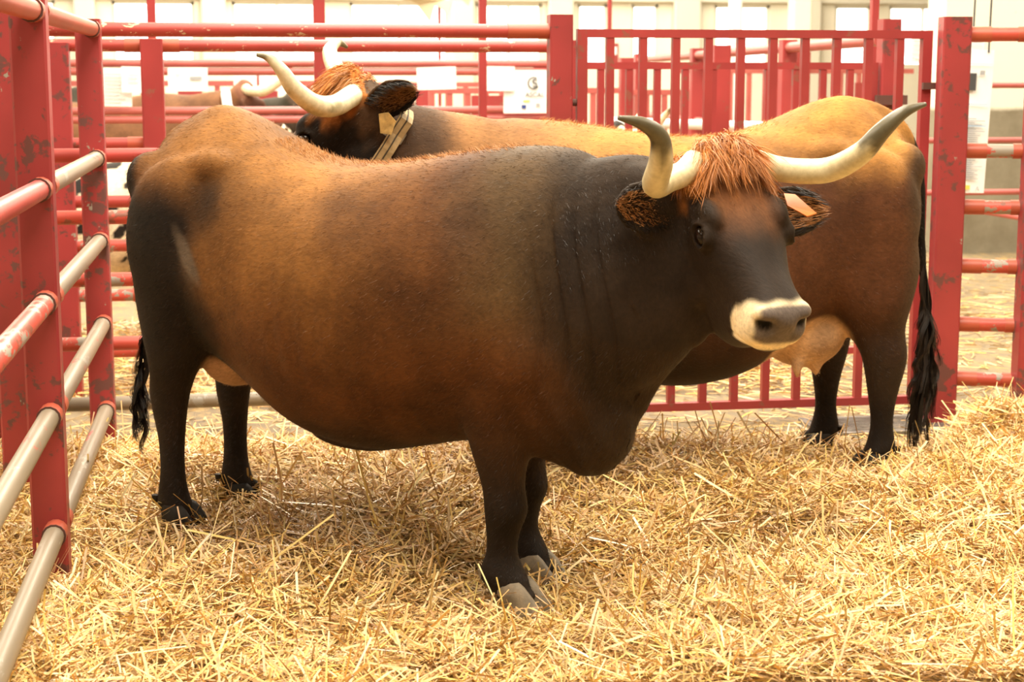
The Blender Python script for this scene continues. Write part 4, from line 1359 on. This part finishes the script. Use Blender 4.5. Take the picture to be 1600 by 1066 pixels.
def straw_base_mat():
    m, nt, b = new_mat('matted_straw')
    at = node(nt, 'ShaderNodeAttribute', attribute_name='coat')
    p = world_pos(nt)
    n1 = noise(nt, 60, 5, 0.7, mapping(nt, p, (1, .4, 1)), 1.0)
    n2 = noise(nt, 60, 5, 0.7, mapping(nt, p, (.4, 1, 1)), 1.0)
    mx = node(nt, 'ShaderNodeMath', operation='MAXIMUM'); nt.links.new(n1, mx.inputs[0]); nt.links.new(n2, mx.inputs[1])
    c = mixc(nt, 1.0, at.outputs['Color'], ramp(nt, mx.outputs[0], [(0.4, (.45, .42, .35)), (0.7, (1.2, 1.15, 1.0))]), 'MULTIPLY')
    nt.links.new(c, b.inputs['Base Color'])
    b.inputs['Roughness'].default_value = 0.8
    bump(nt, mx.outputs[0], b, 0.8, 0.02)
    return m
M['straw_base'] = straw_base_mat()
def straw_mat():
    m, nt, b = new_mat('dry_straw')
    at = node(nt, 'ShaderNodeAttribute', attribute_name='coat')
    nt.links.new(at.outputs['Color'], b.inputs['Base Color'])
    b.inputs['Roughness'].default_value = 0.35
    b.inputs['Specular IOR Level'].default_value = 0.55
    return m
M['straw'] = straw_mat()

nx, ny = 150, 110
gx = np.linspace(-2.4, 4.6, nx); gy = np.linspace(3.0, 7.0, ny)
GX, GY = np.meshgrid(gx, gy)
Z = straw_h(GX, GY)
P = np.stack([GX, GY, Z + .002], 2).reshape(-1, 3)
F = [(j * nx + i, j * nx + i + 1, (j + 1) * nx + i + 1, (j + 1) * nx + i) for j in range(ny - 1) for i in range(nx - 1)
     if Z[j:j + 2, i:i + 2].max() > .004]
used = sorted({i for q_ in F for i in q_}); remap = {k: n_ for n_, k in enumerate(used)}
P = P[used]; F = [tuple(remap[i] for i in q_) for q_ in F]
bed = MB().add(P, F).build('straw_bedding', M['straw_base'], smooth=True)
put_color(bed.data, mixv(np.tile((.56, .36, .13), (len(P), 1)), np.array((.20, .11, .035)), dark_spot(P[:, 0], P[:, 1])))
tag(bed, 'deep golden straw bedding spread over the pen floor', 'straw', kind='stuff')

def straw_strips(name, n, xr, yr, hfun, lay, ln, wd, lift, parent=None, seed=1, mask=None, pale=(.84, .57, .21)):
    rng = np.random.default_rng(seed)
    x = rng.uniform(*xr, n); y = rng.uniform(*yr, n)
    if mask is not None:
        k = mask(x, y, rng); x, y = x[k], y[k]; n = len(x)
    h = hfun(x, y)
    yaw = rng.uniform(0, 2 * np.pi, n)
    pit = np.abs(rng.normal(0, lift, n)) * np.where(rng.uniform(size=n) < .10, 2.2, 1)
    pit = np.clip(pit, 0, 1.2)
    L = rng.gamma(4, ln / 4, n) + .02
    W = rng.uniform(.6, 1.4, n) * wd
    z = h + rng.uniform(.15, 1, n) * lay
    d = np.stack([np.cos(yaw) * np.cos(pit), np.sin(yaw) * np.cos(pit), np.sin(pit)], 1)
    roll = rng.uniform(-.9, .9, n)
    s0 = np.stack([-np.sin(yaw), np.cos(yaw), np.zeros(n)], 1)
    up = np.cross(d, s0)
    sd = s0 * np.cos(roll)[:, None] + up * np.sin(roll)[:, None]
    bend = rng.normal(0, .06, (n, 3)); bend[:, 2] = -np.abs(bend[:, 2]) * .6
    c = np.stack([x, y, z], 1)
    rows = []
    for t in (-.5, 0, .5):
        ctr = c + d * (L * (t + .2))[:, None] + bend * (L * (t * t * 4) * .5)[:, None]
        ctr[:, 2] = np.maximum(ctr[:, 2], .004)
        rows += [ctr - sd * (W / 2)[:, None], ctr + sd * (W / 2)[:, None]]
    VV = np.stack(rows, 1).reshape(-1, 3)
    base = np.arange(n)[:, None] * 6
    F = np.concatenate([base + np.array([0, 1, 3, 2]), base + np.array([2, 3, 5, 4])])
    me = bpy.data.meshes.new(name)
    me.vertices.add(len(VV)); me.vertices.foreach_set('co', VV.astype(np.float32).ravel())
    me.loops.add(F.size); me.loops.foreach_set('vertex_index', F.astype(np.int32).ravel())
    me.polygons.add(len(F)); me.polygons.foreach_set('loop_start', np.arange(0, F.size, 4, dtype=np.int32))
    me.update(calc_edges=True)
    col = np.array(pale) * rng.uniform(.60, 1.15, (n, 1)) * np.stack([np.ones(n), rng.uniform(.90, 1.06, n), rng.uniform(.72, 1.35, n)], 1)
    br = rng.uniform(size=n) < .15
    col[br] *= np.array((.72, .60, .50))
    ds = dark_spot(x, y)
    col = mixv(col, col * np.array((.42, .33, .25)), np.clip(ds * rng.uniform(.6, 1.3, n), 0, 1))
    put_color(me, np.repeat(col, 6, axis=0))
    me.materials.append(M['straw'])
    o = bpy.data.objects.new(name, me); COL.objects.link(o)
    if parent: o.parent = parent
    o['kind'] = 'stuff'
    return o
def inpen(x, y, rng):
    clear = np.zeros_like(x)
    for (cx_, cy_, r) in ((.79, 4.56, .17), (.92, 4.84, .12)):      # trodden clear in front of the fore hooves
        clear = np.maximum(clear, np.exp(-((x - cx_) ** 2 + (y - cy_) ** 2) / r ** 2))
    return (straw_h(x, y) > .006) & (rng.uniform(size=len(x)) > clear * .9)
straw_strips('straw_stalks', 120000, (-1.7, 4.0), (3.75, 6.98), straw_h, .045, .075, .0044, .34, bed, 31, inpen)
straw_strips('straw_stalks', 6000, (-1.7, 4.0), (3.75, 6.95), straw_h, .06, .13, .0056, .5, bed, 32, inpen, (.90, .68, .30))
# loose straw beyond the pen
flat = lambda x, y: np.zeros_like(x) + .002
bed2 = straw_strips('loose_straw', 16000, (-3.0, 2.9), (7.9, 10.6), flat, .05, .10, .006, .14, None, 33)
tag(bed2, 'pale straw littering the pens across the aisle', 'straw', kind='stuff')
b3 = straw_strips('loose_straw', 9000, (2.4, 7.5), (7.2, 13.5), flat, .01, .09, .006, .05, None, 34, lambda x, y, r: r.uniform(size=len(x)) < .25 + .75 * np.exp(-((y - 9.6) / 1.3) ** 2))
tag(b3, 'thin trodden straw scattered on the aisle floor at right', 'straw', kind='stuff')
b4 = straw_strips('loose_straw', 1500, (-1.5, 3.8), (6.7, 7.9), flat, .008, .10, .0055, .05, None, 35)
tag(b4, 'stray stalks on the bare concrete under the back fence', 'straw', kind='stuff')
